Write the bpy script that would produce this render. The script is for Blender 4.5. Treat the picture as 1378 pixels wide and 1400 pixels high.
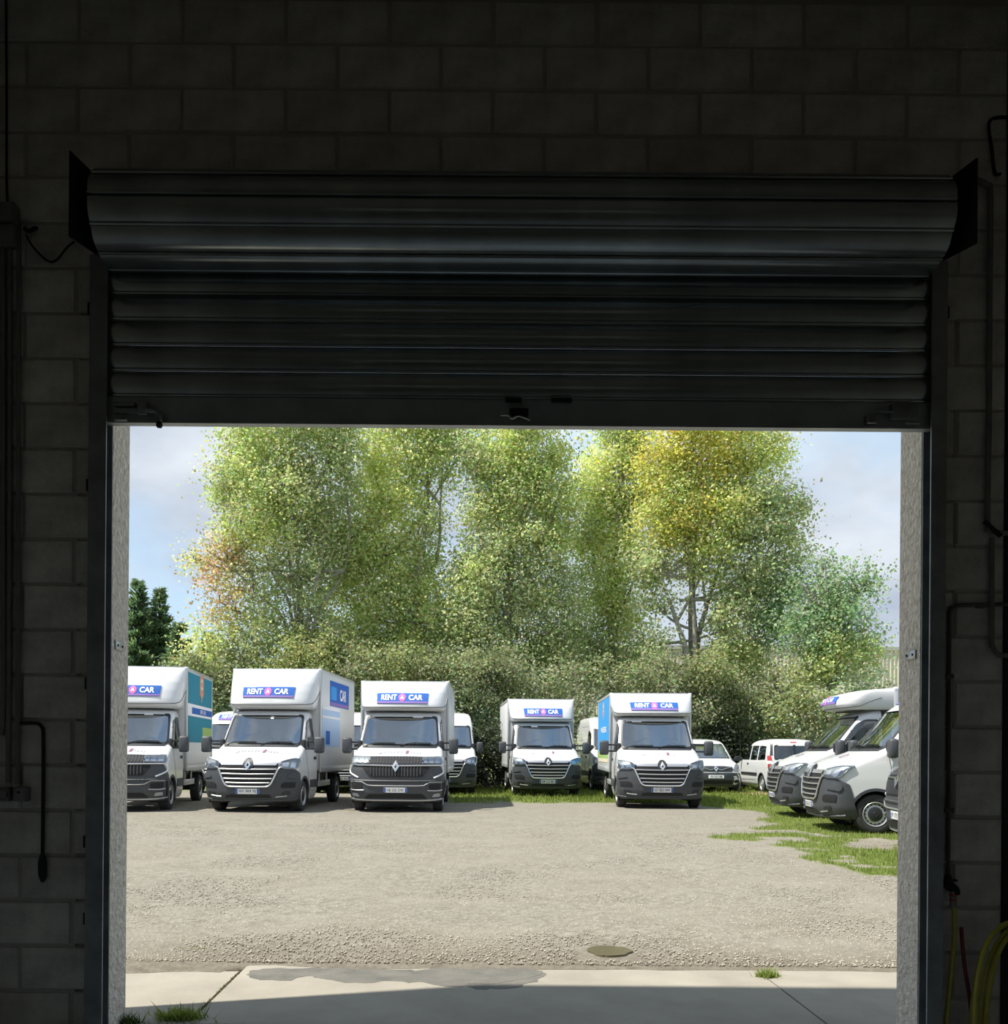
import bpy, bmesh, math, random
import numpy as np
from mathutils import Vector, Matrix, noise as mnoise

for o in list(bpy.data.objects):
    bpy.data.objects.remove(o)
SC = bpy.context.scene
COL = SC.collection
R = math.radians

# ------------------------------------------------------------------ camera, exposure
FPX, PX0, PY0, EYE, ROLL = 1250.0, 640.0, 1025.0, 1.42, R(0.45)
cd = bpy.data.cameras.new('camera')
cam = bpy.data.objects.new('camera', cd)
COL.objects.link(cam)
cd.sensor_fit = 'HORIZONTAL'
cd.sensor_width = 36.0
cd.lens = 36.0 * FPX / 1378.0
cd.shift_x = (689.0 - PX0) / 1378.0
cd.shift_y = (PY0 - 700.0) / 1378.0
cd.clip_end = 500.0
cam.matrix_world = Matrix.Translation((0, 0, EYE)) @ Matrix.Rotation(R(90), 4, 'X') @ Matrix.Rotation(ROLL, 4, 'Z')
SC.camera = cam
SC.view_settings.view_transform = 'Standard'
SC.view_settings.look = 'None'
SC.view_settings.exposure = 0.0
SC.view_settings.gamma = 1.0
SC.view_settings.use_curve_mapping = False
SC.cycles.use_denoising = True
SC.cycles.max_bounces = 10
SC.cycles.diffuse_bounces = 5
SC.cycles.transparent_max_bounces = 12
SC.cycles.caustics_reflective = False
SC.cycles.caustics_refractive = False

def at(px, py, Y):
    """World point at distance Y that the photograph shows at pixel (px, py)."""
    dx, dy = px - PX0, py - PY0
    c, s = math.cos(ROLL), math.sin(ROLL)
    x, y = dx * c + dy * s, -dx * s + dy * c
    return Vector((x / FPX * Y, Y, EYE - y / FPX * Y))

def gnd(px, py):
    dx, dy = px - PX0, py - PY0
    c, s = math.cos(ROLL), math.sin(ROLL)
    x, y = dx * c + dy * s, -dx * s + dy * c
    Y = FPX * EYE / y
    return (x / FPX * Y, Y)

# ------------------------------------------------------------------ sky
W = bpy.data.worlds.new('sky')
SC.world = W
W.use_nodes = True
nt = W.node_tree
nt.nodes.clear()
def N(t, **kw):
    n = nt.nodes.new(t)
    for k, v in kw.items():
        setattr(n, k, v)
    return n
L = nt.links.new
tc = N('ShaderNodeTexCoord')
sep = N('ShaderNodeSeparateXYZ'); L(tc.outputs['Generated'], sep.inputs[0])
grad = N('ShaderNodeValToRGB')
L(sep.outputs['Z'], grad.inputs[0])
grad.color_ramp.elements[0].position = 0.0; grad.color_ramp.elements[0].color = (0.60, 0.76, 0.93, 1)
grad.color_ramp.elements[1].position = 0.9; grad.color_ramp.elements[1].color = (0.27, 0.45, 0.74, 1)
e = grad.color_ramp.elements.new(0.33); e.color = (0.47, 0.72, 0.97, 1)
mp = N('ShaderNodeMapping'); L(tc.outputs['Generated'], mp.inputs[0])
SKY_OFF = (-0.856, -39.735, 23.816)
mp.inputs['Location'].default_value = SKY_OFF
mp.inputs['Scale'].default_value = (1.0, 1.0, 2.0)
n1 = N('ShaderNodeTexNoise'); L(mp.outputs[0], n1.inputs['Vector'])
n1.inputs['Scale'].default_value = 1.9; n1.inputs['Detail'].default_value = 8; n1.inputs['Roughness'].default_value = 0.52
n1.inputs['Distortion'].default_value = 0.25
cov = N('ShaderNodeValToRGB'); L(n1.outputs['Fac'], cov.inputs[0])
cov.color_ramp.elements[0].position = 0.37; cov.color_ramp.elements[0].color = (0, 0, 0, 1)
cov.color_ramp.elements[1].position = 0.51; cov.color_ramp.elements[1].color = (1, 1, 1, 1)
n2 = N('ShaderNodeTexNoise'); L(mp.outputs[0], n2.inputs['Vector'])
n2.inputs['Scale'].default_value = 3.0; n2.inputs['Detail'].default_value = 5; n2.inputs['Roughness'].default_value = 0.5
cc = N('ShaderNodeValToRGB'); L(n2.outputs['Fac'], cc.inputs[0])
cc.color_ramp.elements[0].position = 0.40; cc.color_ramp.elements[0].color = (0.39, 0.46, 0.58, 1)
cc.color_ramp.elements[1].position = 0.62; cc.color_ramp.elements[1].color = (0.76, 0.815, 0.875, 1)
mx = N('ShaderNodeMixRGB'); L(cov.outputs[0], mx.inputs[0]); L(grad.outputs[0], mx.inputs[1]); L(cc.outputs[0], mx.inputs[2])
bg = N('ShaderNodeBackground'); L(mx.outputs[0], bg.inputs[0]); bg.inputs[1].default_value = 1.12
wo = N('ShaderNodeOutputWorld'); L(bg.outputs[0], wo.inputs[0])

# ------------------------------------------------------------------ sun
sd = bpy.data.lights.new('sun', 'SUN')
sd.energy = 7.3
sd.angle = R(0.8)
sd.color = (1.0, 0.95, 0.86)
sun = bpy.data.objects.new('sun', sd)
COL.objects.link(sun)
SUN_EL, SUN_AZ = R(61.0), R(15.5)     # light travels towards +X and a little towards +Y
sdir = Vector((math.cos(SUN_EL) * math.cos(SUN_AZ), math.cos(SUN_EL) * math.sin(SUN_AZ), -math.sin(SUN_EL)))
sun.rotation_euler = sdir.to_track_quat('-Z', 'Y').to_euler()
sun.location = (-20, 0, 40)

# ------------------------------------------------------------------ materials
MATS = {}
def mat(name, color, rough=0.6, metal=0.0, var=0.0, vscale=4.0, bump=0.0, bscale=40.0, spec=0.5, col2=None, rand=0.0, detail=6.0, coat=0.0):
    if name in MATS:
        return MATS[name]
    m = bpy.data.materials.new(name)
    m.use_nodes = True
    t = m.node_tree
    b = t.nodes['Principled BSDF']
    b.inputs['Base Color'].default_value = (*color, 1)
    b.inputs['Roughness'].default_value = rough
    b.inputs['Metallic'].default_value = metal
    b.inputs['Specular IOR Level'].default_value = spec
    if coat:
        b.inputs['Coat Weight'].default_value = coat
        b.inputs['Coat Roughness'].default_value = 0.05
    co = t.nodes.new('ShaderNodeTexCoord')
    last = None
    if var or col2:
        nz = t.nodes.new('ShaderNodeTexNoise')
        nz.inputs['Scale'].default_value = vscale
        nz.inputs['Detail'].default_value = detail
        nz.inputs['Roughness'].default_value = 0.62
        t.links.new(co.outputs['Object'], nz.inputs['Vector'])
        rp = t.nodes.new('ShaderNodeValToRGB')
        c2 = col2 or tuple(min(1, c * (1 + var)) for c in color)
        c1 = color if col2 else tuple(c * (1 - var) for c in color)
        rp.color_ramp.elements[0].position = 0.33
        rp.color_ramp.elements[1].position = 0.67
        rp.color_ramp.elements[0].color = (*c1, 1)
        rp.color_ramp.elements[1].color = (*c2, 1)
        t.links.new(nz.outputs['Fac'], rp.inputs[0])
        last = rp.outputs[0]
    if rand:
        oi = t.nodes.new('ShaderNodeObjectInfo')
        hs = t.nodes.new('ShaderNodeHueSaturation')
        mr = t.nodes.new('ShaderNodeMapRange')
        mr.inputs['To Min'].default_value = 1 - rand
        mr.inputs['To Max'].default_value = 1 + rand
        t.links.new(oi.outputs['Random'], mr.inputs['Value'])
        t.links.new(mr.outputs[0], hs.inputs['Value'])
        if last:
            t.links.new(last, hs.inputs['Color'])
        else:
            hs.inputs['Color'].default_value = (*color, 1)
        last = hs.outputs[0]
    if last:
        t.links.new(last, b.inputs['Base Color'])
    if bump:
        nb = t.nodes.new('ShaderNodeTexNoise')
        nb.inputs['Scale'].default_value = bscale
        nb.inputs['Detail'].default_value = 6
        t.links.new(co.outputs['Object'], nb.inputs['Vector'])
        bp = t.nodes.new('ShaderNodeBump')
        bp.inputs['Strength'].default_value = bump
        bp.inputs['Distance'].default_value = 0.02
        t.links.new(nb.outputs['Fac'], bp.inputs['Height'])
        t.links.new(bp.outputs[0], b.inputs['Normal'])
    MATS[name] = m
    return m

def glass_mat(name, tint, refl=0.10, rough=0.02):
    if name in MATS:
        return MATS[name]
    m = bpy.data.materials.new(name)
    m.use_nodes = True
    t = m.node_tree
    t.nodes.clear()
    o = t.nodes.new('ShaderNodeOutputMaterial')
    tr = t.nodes.new('ShaderNodeBsdfTransparent'); tr.inputs[0].default_value = (*tint, 1)
    gl = t.nodes.new('ShaderNodeBsdfGlossy'); gl.inputs['Roughness'].default_value = rough
    gl.inputs['Color'].default_value = (0.95, 0.98, 1, 1)
    fr = t.nodes.new('ShaderNodeLayerWeight'); fr.inputs['Blend'].default_value = 0.35
    mr = t.nodes.new('ShaderNodeMapRange'); mr.inputs['To Min'].default_value = refl; mr.inputs['To Max'].default_value = 0.95
    t.links.new(fr.outputs['Fresnel'], mr.inputs['Value'])
    mx = t.nodes.new('ShaderNodeMixShader')
    t.links.new(mr.outputs[0], mx.inputs[0]); t.links.new(tr.outputs[0], mx.inputs[1]); t.links.new(gl.outputs[0], mx.inputs[2])
    t.links.new(mx.outputs[0], o.inputs[0])
    MATS[name] = m
    return m

def leaf_mat(name, trans=0.45):
    m = bpy.data.materials.new(name)
    m.use_nodes = True
    t = m.node_tree
    t.nodes.clear()
    o = t.nodes.new('ShaderNodeOutputMaterial')
    a = t.nodes.new('ShaderNodeAttribute'); a.attribute_name = 'tint'
    d = t.nodes.new('ShaderNodeBsdfDiffuse'); t.links.new(a.outputs['Color'], d.inputs[0])
    tl = t.nodes.new('ShaderNodeBsdfTranslucent')
    hs = t.nodes.new('ShaderNodeHueSaturation'); hs.inputs['Saturation'].default_value = 1.15; hs.inputs['Value'].default_value = 1.35
    t.links.new(a.outputs['Color'], hs.inputs['Color']); t.links.new(hs.outputs[0], tl.inputs[0])
    mx = t.nodes.new('ShaderNodeMixShader'); mx.inputs[0].default_value = trans
    t.links.new(d.outputs[0], mx.inputs[1]); t.links.new(tl.outputs[0], mx.inputs[2])
    gl = t.nodes.new('ShaderNodeBsdfGlossy'); gl.inputs['Roughness'].default_value = 0.55
    gl.inputs['Color'].default_value = (1, 1, 1, 1)
    m2 = t.nodes.new('ShaderNodeMixShader'); m2.inputs[0].default_value = 0.03
    t.links.new(mx.outputs[0], m2.inputs[1]); t.links.new(gl.outputs[0], m2.inputs[2])
    t.links.new(m2.outputs[0], o.inputs[0])
    return m

# ------------------------------------------------------------------ object helpers
def link(name, data, parent=None):
    o = bpy.data.objects.new(name, data)
    COL.objects.link(o)
    if parent is not None:
        o.parent = parent
    return o

def thing(name, label, cat, loc=(0, 0, 0), rz=0.0, group=None):
    o = link(name, None)
    o.empty_display_size = 0.2
    o.location = loc
    o.rotation_euler = (0, 0, rz)
    return tag(o, label, cat, group)

def tag(o, label=None, cat=None, group=None, kind=None):
    if label: o['label'] = label
    if cat: o['category'] = cat
    if group: o['group'] = group
    if kind: o['kind'] = kind
    return o

def cat_rom(pts, n=8):
    P = [Vector(p) for p in pts]
    if len(P) < 3:
        return P
    P = [P[0] * 2 - P[1]] + P + [P[-1] * 2 - P[-2]]
    out = []
    for i in range(1, len(P) - 2):
        for k in range(n):
            t = k / n
            a, b, c, d = P[i - 1], P[i], P[i + 1], P[i + 2]
            out.append(0.5 * ((2 * b) + (c - a) * t + (2 * a - 5 * b + 4 * c - d) * t * t + (3 * b - a - 3 * c + d) * t ** 3))
    out.append(P[-2])
    return out

class MB:
    def __init__(self):
        self.v, self.f, self.m = [], [], []
    def add(self, vs, fs, mi=0):
        b = len(self.v)
        self.v.extend(tuple(v) for v in vs)
        self.f.extend(tuple(i + b for i in f) for f in fs)
        self.m.extend([mi] * len(fs))
        return self
    def box(self, x0, x1, y0, y1, z0, z1, mi=0):
        vs = [(x, y, z) for x in (x0, x1) for y in (y0, y1) for z in (z0, z1)]
        return self.add(vs, [(0, 1, 3, 2), (4, 6, 7, 5), (0, 4, 5, 1), (2, 3, 7, 6), (0, 2, 6, 4), (1, 5, 7, 3)], mi)
    def cbox(self, x0, x1, y0, y1, z0, z1, c=0.02, mi=0):
        """box with chamfered edges"""
        bm = bmesh.new()
        bmesh.ops.create_cube(bm, size=1)
        for v in bm.verts:
            v.co = Vector(((x0 + x1) / 2 + v.co.x * (x1 - x0), (y0 + y1) / 2 + v.co.y * (y1 - y0), (z0 + z1) / 2 + v.co.z * (z1 - z0)))
        bmesh.ops.bevel(bm, geom=list(bm.edges), offset=c, segments=2, affect='EDGES', profile=0.5)
        bm.verts.index_update()
        self.add([v.co[:] for v in bm.verts], [[v.index for v in f.verts] for f in bm.faces], mi)
        bm.free()
        return self
    def tube(self, pts, r, seg=8, mi=0, smooth=0):
        P = [Vector(p) for p in pts]
        if smooth:
            P = cat_rom(P, smooth)
        rs = r if isinstance(r, (list, tuple)) else None
        vs, fs = [], []
        prev = None
        n = len(P)
        for i, p in enumerate(P):
            d = (P[min(i + 1, n - 1)] - P[max(i - 1, 0)])
            if d.length < 1e-9: d = Vector((0, 0, 1))
            d.normalize()
            if prev is None:
                u = d.orthogonal().normalized()
            else:
                u = (prev - d * prev.dot(d))
                u = u.normalized() if u.length > 1e-6 else d.orthogonal().normalized()
            prev = u
            w = d.cross(u)
            if rs is None: rr = r
            else:
                q = i / max(1, n - 1) * (len(rs) - 1)
                k = min(int(q), len(rs) - 2)
                rr = rs[k] + (rs[k + 1] - rs[k]) * (q - k)
            for k in range(seg):
                a = 2 * math.pi * k / seg
                vs.append(p + u * (rr * math.cos(a)) + w * (rr * math.sin(a)))
        for i in range(n - 1):
            for k in range(seg):
                k2 = (k + 1) % seg
                fs.append((i * seg + k, i * seg + k2, (i + 1) * seg + k2, (i + 1) * seg + k))
        fs.append(tuple(range(seg))[::-1])
        fs.append(tuple((n - 1) * seg + k for k in range(seg)))
        return self.add(vs, fs, mi)
    def lathe(self, prof, center, axis='x', seg=32, mi=0):
        """prof: (radius, height along axis)"""
        vs, fs = [], []
        c = Vector(center)
        for (r, h) in prof:
            for k in range(seg):
                a = 2 * math.pi * k / seg
                u, w = r * math.cos(a), r * math.sin(a)
                q = (h, u, w) if axis == 'x' else ((u, h, w) if axis == 'y' else (u, w, h))
                vs.append(c + Vector(q))
        for i in range(len(prof) - 1):
            for k in range(seg):
                k2 = (k + 1) % seg
                fs.append((i * seg + k, i * seg + k2, (i + 1) * seg + k2, (i + 1) * seg + k))
        return self.add(vs, fs, mi)
    def prism(self, poly, x0, x1, axis='x', mi=0):
        n = len(poly)
        def q(a, b, h):
            return (h, a, b) if axis == 'x' else ((a, h, b) if axis == 'y' else (a, b, h))
        vs = [q(a, b, x0) for a, b in poly] + [q(a, b, x1) for a, b in poly]
        fs = [(i, (i + 1) % n, n + (i + 1) % n, n + i) for i in range(n)] + [tuple(range(n))[::-1], tuple(range(n, 2 * n))]
        return self.add(vs, fs, mi)
    def mesh(self, name, mats, smooth=True, angle=35):
        me = bpy.data.meshes.new(name)
        me.from_pydata(self.v, [], self.f)
        if not isinstance(mats, (list, tuple)): mats = [mats]
        for m in mats: me.materials.append(m)
        if len(mats) > 1:
            me.polygons.foreach_set('material_index', self.m)
        bm = bmesh.new(); bm.from_mesh(me)
        bmesh.ops.recalc_face_normals(bm, faces=bm.faces)
        bm.to_mesh(me); bm.free()
        if smooth:
            me.polygons.foreach_set('use_smooth', [True] * len(me.polygons))
            me.set_sharp_from_angle(angle=R(angle))
        me.update()
        return me
    def build(self, name, mats, parent=None, smooth=True, angle=35):
        return link(name, self.mesh(name, mats, smooth, angle), parent)

CACHE = {}
def part(name, key, fn, mats, parent, smooth=True, angle=35):
    """a part whose mesh data alike things share"""
    k = (name,) + tuple(key)
    if k not in CACHE:
        CACHE[k] = fn().mesh(name, mats, smooth, angle)
    return link(name, CACHE[k], parent)
# ================================================================== BUILDING (seen from inside)
YW, YO = 4.50, 4.75                   # inner and outer face of the door wall
XL, XR = -1.77, 2.235                 # door opening
RL, RR, RB, RT = -2.48, 3.10, -7.0, 5.16
m_block = mat('painted_block', (0.62, 0.605, 0.565), 0.9, var=0.25, vscale=5.0, bump=0.5, bscale=28, rand=0.10)
m_mortar = mat('mortar', (0.47, 0.455, 0.425), 0.95, bump=0.4, bscale=60)
m_wall = mat('render_wall', (0.55, 0.53, 0.49), 0.95, var=0.15, vscale=3)
m_floor = mat('floor_concrete', (0.52, 0.51, 0.48), 0.8, var=0.2, vscale=2.5, bump=0.1)
m_ceil = mat('ceiling_sheet', (0.40, 0.38, 0.34), 0.9)
m_cast = mat('rough_cast', (0.60, 0.54, 0.46), 0.95, col2=(0.97, 0.90, 0.79), vscale=26, bump=1.0, bscale=42, detail=8)
m_steel_dark = mat('dark_galvanised_steel', (0.38, 0.42, 0.42), 0.24, metal=0.8, var=0.2, vscale=3, rand=0.06)
m_bar = mat('bottom_bar_steel', (0.36, 0.40, 0.42), 0.5, metal=0.5, var=0.15, vscale=5)
m_rail = mat('guide_steel', (0.26, 0.28, 0.29), 0.55, metal=0.5, var=0.25, vscale=6)
m_black = mat('black_paint', (0.008, 0.009, 0.010), 0.7)
m_galv = mat('galvanised', (0.45, 0.46, 0.46), 0.4, metal=0.8, var=0.2, vscale=20)
m_pvc = mat('pvc_conduit', (0.20, 0.195, 0.18), 0.6, var=0.15, vscale=8)
m_pipe = mat('copper_pipe', (0.10, 0.09, 0.08), 0.55, metal=0.2, var=0.25, vscale=9)
m_cable = mat('black_cable', (0.012, 0.012, 0.012), 0.6)

def struct(o):
    o['kind'] = 'structure'
    return o

mb = MB(); mb.box(RL - 0.2, RR + 0.3, RB, YO - 0.02, -0.25, 0.0); struct(mb.build('floor', m_floor, smooth=False))
mb = MB(); mb.box(RL - 0.2, RR + 0.3, RB, YO, RT, RT + 0.04); struct(mb.build('ceiling', m_ceil, smooth=False))
mb = MB(); mb.box(RL - 0.2, RL, RB, YO, -0.25, RT); struct(mb.build('wall_left', m_wall, smooth=False))
SW = (0.6, 1.7, 3.1, 4.0)              # unseen side window added for streaks on the slats: y0, y1, z0, z1
mb = MB(); mb.box(RR, RR + 0.3, RB, SW[0], -0.25, RT); mb.box(RR, RR + 0.3, SW[1], YO, -0.25, RT); mb.box(RR, RR + 0.3, SW[0], SW[1], -0.25, SW[2]); mb.box(RR, RR + 0.3, SW[0], SW[1], SW[3], RT)
struct(mb.build('wall_right', m_wall, smooth=False))
# back wall with a strip of high daylight openings that light the shop a little
mb = MB()
WZ0, WZ1 = 3.6, 4.6
mb.box(RL - 0.2, RR + 0.3, RB - 0.2, RB, -0.25, WZ0)
mb.box(RL - 0.2, RR + 0.3, RB - 0.2, RB, WZ1, RT)
WIN = [(-1.6, -0.2), (1.3, 2.6)]
xs = [RL - 0.2] + [x for w in WIN for x in w] + [RR + 0.3]
for i in range(0, len(xs), 2):
    mb.box(xs[i], xs[i + 1], RB - 0.2, RB, WZ0, WZ1)
struct(mb.build('wall_back', m_wall, smooth=False))
m_pane = glass_mat('dusty_pane', (0.55, 0.55, 0.5), 0.06)
for i, (a, b) in enumerate(WIN):
    w = struct(link('window_%d' % (i + 1), None)); w.location = ((a + b) / 2, RB - 0.1, WZ0)
    f = MB(); hw = (b - a) / 2; h = WZ1 - WZ0
    for (x0, x1, z0, z1) in ((-hw, -hw + .05, 0, h), (hw - .05, hw, 0, h), (-hw + .05, hw - .05, 0, .05), (-hw + .05, hw - .05, h - .05, h)):
        f.box(x0, x1, -.03, .03, z0, z1)
    f.build('window_frame', m_rail, w, smooth=False)
    f = MB(); f.box(-hw + .05, hw - .05, -.004, .004, .05, h - .05); f.build('pane', m_pane, w, smooth=False)

w = struct(link('window_3', None)); w.location = (RR + .1, (SW[0] + SW[1]) / 2, SW[2])  # added opening, its daylight gives the shutter its highlights
f = MB(); hw = (SW[1] - SW[0]) / 2; h = SW[3] - SW[2]
for (y0, y1, z0, z1) in ((-hw, -hw + .05, 0, h), (hw - .05, hw, 0, h), (-hw + .05, hw - .05, 0, .05), (-hw + .05, hw - .05, h - .05, h)):
    f.box(-.03, .03, y0, y1, z0, z1)
f.build('window_frame', m_rail, w, smooth=False)
f = MB(); f.box(-.004, .004, -hw + .05, hw - .05, .05, h - .05); f.build('pane', m_pane, w, smooth=False)

# front wall: backing with joints, blocks proud of it
OT = 3.62                              # top of the masonry opening, behind the curtain
wf = MB()
J = 0.009
wf.box(RL, XL - 0.16, YW + J, YO - .02, -0.05, RT)
wf.box(XR + 0.16, RR, YW + J, YO - .02, -0.05, RT)
wf.box(XL - 0.16, XR + 0.16, YW + J, YO - .02, OT, RT)
wall_front = struct(wf.build('wall_front', m_mortar, smooth=False))
rng = random.Random(5)
def block_mesh(w, h):
    b = MB(); c = 0.007
    vs = [(0, J + .004, 0), (w, J + .004, 0), (w, J + .004, h), (0, J + .004, h), (c, 0, c), (w - c, 0, c), (w - c, 0, h - c), (c, 0, h - c)]
    return b.add(vs, [(4, 5, 6, 7), (0, 1, 5, 4), (1, 2, 6, 5), (2, 3, 7, 6), (3, 0, 4, 7)])
BH, BL, JT = 0.2225, 0.51, 0.011
row = 0
z = -0.0
while z < RT - 0.05:
    x = RL - (0.255 if row % 2 else 0.0) + 0.03
    while x < 2.63:
        x0, x1 = max(x, RL + .002), min(x + BL - JT, 2.63)
        z1 = min(z + BH - JT, RT - .01)
        spans = [(x0, x1)]
        if z < OT - 0.02:
            spans = [s for s in ((x0, min(x1, XL - 0.001)), (max(x0, XR + 0.001), x1))]
        for (a, b) in spans:
            if b - a > 0.05:
                w, h = round(b - a, 3), round(z1 - z, 3)
                if ('block', w, h) not in CACHE:
                    CACHE[('block', w, h)] = block_mesh(w, h).mesh('block', m_block, smooth=False)
                o = link('block', CACHE[('block', w, h)], wall_front)
                o.location = (a, YW + rng.uniform(-.003, .003), z)
        x += BL
    z += BH
    row += 1
# outer walls' skin of the building front: rough cast jambs
jl = MB(); jl.box(XL - 0.16, XL, YW + .03, YO, -0.02, OT); struct(jl.build('trim_1', m_cast, smooth=False))
jr = MB(); jr.box(XR, XR + 0.16, YW + .03, YO, -0.02, OT); struct(jr.build('trim_2', m_cast, smooth=False))
ex = MB(); ex.box(RL - .2, XL - .16, YO - .02, YO, -.05, RT); ex.box(XR + .16, RR + .3, YO - .02, YO, -.05, RT); ex.box(XL - .16, XR + .16, YO - .02, YO, OT, RT)
struct(ex.build('trim_3', m_cast, smooth=False))
# black sheet in place of the unlit space past the block wall
col = MB(); col.box(2.634, 2.66, 4.499, 4.515, 0, RT); col.box(2.66, 3.06, 4.506, 4.512, 0, RT); col.box(3.06, 3.095, 4.499, 4.515, 0, RT)
tag(col.build('dark_void_sheet', m_black, smooth=False), 'flat black sheet standing for the dark space at the end of the block wall', 'void', kind='structure')

# ------------------------------------------------------------------ roller shutter
sh = thing('roller_shutter', 'dark grey steel roller shutter, half raised in the doorway', 'shutter', ((XL + XR) / 2, 4.46, 0))
SX0, SX1 = XL - 0.03 - sh.location.x, XR + 0.03 - sh.location.x
PITCH = 0.1245
def slat_profile(n=9, bulge=0.020, h=PITCH - .010):
    pts = []
    for i in range(n):
        t = i / (n - 1)
        pts.append((-bulge * math.sin(math.pi * t) ** 0.75, t * h))
    return pts
def slat_fn(SX0=SX0, SX1=SX1):
    b = MB()
    p = slat_profile()
    poly = p + [(y + 0.004, zz) for y, zz in reversed(p)]
    b.prism(poly, SX0, SX1, 'x')
    # hinge bead at the foot of the slat
    b.prism([(-.004 + .007 * math.cos(a), -.004 + .007 * math.sin(a)) for a in [k * math.pi / 3 for k in range(6)]], SX0, SX1, 'x')
    return b
ZB = 3.14
for i in range(5):
    o = part('slat', ('s',), slat_fn, m_steel_dark, sh)
    o.location = (0, 0, ZB + i * PITCH)
# rolled part: slats wrapped round the drum
DY, DZ, DR = 4.285 - 4.46, 3.885, 0.205
for k in range(10):
    a = R(36 * k + 14)
    o = part('slat', ('d',), lambda: slat_fn(SX0 + .08, SX1 - .10), m_steel_dark, sh)
    # slat stands tangent to the drum: local -y is outward
    o.rotation_euler = (a, 0, 0)
    out = Vector((0, -math.cos(a), -math.sin(a)))
    up = Vector((0, -math.sin(a), math.cos(a)))
    o.location = Vector((0, DY, DZ)) + out * (DR * 0.93) - up * (PITCH / 2)
ax = MB(); ax.lathe([(0.0, SX0 + .08), (.19, SX0 + .08), (.19, SX1 - .10), (0.0, SX1 - .10)], (0, DY, DZ), 'x', 28)
ax.build('drum', m_black, sh)
# last slat leading from the drum to the curtain
o = part('slat', ('s',), slat_fn, m_steel_dark, sh); o.location = (0, -.004, ZB + 5 * PITCH); o.rotation_euler = (R(2), 0, 0)
bb = MB()
bb.prism([(-.016, 3.0), (.016, 3.0), (.016, 3.13), (-.004, 3.13), (-.016, 3.122)], SX0, SX1, 'x')
bb.prism([(-.024, 2.994), (.024, 2.994), (.024, 3.004), (-.024, 3.004)], SX0 + .02, SX1 - .02, 'x')
bar = bb.build('bottom_bar', m_bar, sh, smooth=False)
lx = sh.location.x
for (xa, xb) in ((XL - .075, XL + .012), (XR - .012, XR + .065)):
    g = MB(); a, b = xa - lx, xb - lx
    g.box(a, b, -.045, -.040, 0, 3.80); g.box(a, b, .030, .036, 0, 3.62)
    oa = a if xa < 0 else b - .005
    g.box(oa, oa + .005, -.040, .030, 0, 3.62)
    ia = b - .02 if xa < 0 else a
    g.box(ia, ia + .02, -.050, -.045, 0, 3.80)
    g.build('guide_rail', m_rail, sh, smooth=False)
for (x, s) in ((-1.788, -1), (2.232, 1)):
    p = MB(); a = x - lx
    p.prism([(4.50 - 4.46, 3.86), (4.46 - 4.46, 3.79), (4.05 - 4.46, 3.68), (4.05 - 4.46, 4.06), (4.40 - 4.46, 4.14), (4.50 - 4.46, 4.14)], a, a + .006, 'x')
    p.box(a - .04, a + .046, .028, .04, 3.80, 4.14)
    p.build('end_plate', m_black, sh, smooth=False)
    p = MB(); p.lathe([(0, -.02), (.045, -.02), (.045, .02), (0, .02)], (a, DY, DZ), 'x', 16); p.build('bearing', m_black, sh)
# fittings on the bottom bar
def at_bar(px, py):
    q = at(px, py, 4.43); return Vector((q.x - lx, q.y - 4.46, q.z))
l = MB(); q = at_bar(183, 562)
l.cbox(q.x - .095, q.x + .06, q.y - .012, q.y + .012, q.z - .012, q.z + .012, .004)
l.cbox(q.x - .095, q.x + .01, q.y - .020, q.y + .012, q.z + .020, q.z + .040, .004)
l.cbox(q.x - .090, q.x - .03, q.y - .020, q.y + .012, q.z - .05, q.z - .038, .003)
l.cbox(q.x + .02, q.x + .07, q.y - .016, q.y + .012, q.z - .02, q.z + .045, .006)
l.tube([(q.x + .05, q.y - .01, q.z + .0), (q.x + .11, q.y - .012, q.z - .004), (q.x + .128, q.y - .012, q.z - .03), (q.x + .128, q.y - .012, q.z - .066)], .012, 8, smooth=4)
lk = l.build('latch', m_rail, sh)
k = MB(); k.lathe([(0, -.016), (.012, -.013), (.017, 0), (.012, .013), (0, .016)], (q.x + .128, q.y - .012, q.z - .070), 'z', 14); k.build('knob', m_black, lk)
l = MB(); q = at_bar(708, 573)
l.cbox(q.x - .04, q.x + .05, q.y - .016, q.y + .01, q.z + .006, q.z + .05, .006)
lh = l.build('lock_case', m_black, sh)
l = MB()
l.tube([(q.x - .085, q.y - .018, q.z + .012), (q.x - .045, q.y - .022, q.z + .010), (q.x - .03, q.y - .024, q.z - .006), (q.x, q.y - .024, q.z + .006), (q.x + .03, q.y - .024, q.z - .002), (q.x + .058, q.y - .022, q.z - .012)], .0045, 6, smooth=3)
l.build('wire_handle', m_galv, lh)
for (px, w) in ((702, .04), (768, .05)):
    l = MB(); q = at_bar(px, 547); l.cbox(q.x - w, q.x + w, q.y - .006, q.y + .004, q.z - .012, q.z + .008, .002)
    l.build('stop_block', m_black, sh, smooth=False)
l = MB(); q = at_bar(1225, 566)
l.cbox(q.x - .03, q.x + .105, q.y - .016, q.y + .012, q.z - .03, q.z + .045, .005)
l.tube([(q.x - .10, q.y - .012, q.z + .012), (q.x - .02, q.y - .012, q.z + .006)], .008, 8)
l.cbox(q.x - .145, q.x - .105, q.y - .02, q.y + .012, q.z - .05, q.z - .005, .006)
l.build('latch', m_rail, sh)
l = MB(); l.box(q.x - .145, q.x - .105, q.y - .024, q.y - .018, q.z - .052, q.z - .047)
l.build('worn_edge', m_galv, sh, smooth=False)
l = MB(); l.box(q.x + .04, q.x + .105, q.y - .02, q.y - .014, q.z - .054, q.z - .048)
l.build('worn_edge', m_galv, sh, smooth=False)
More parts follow.
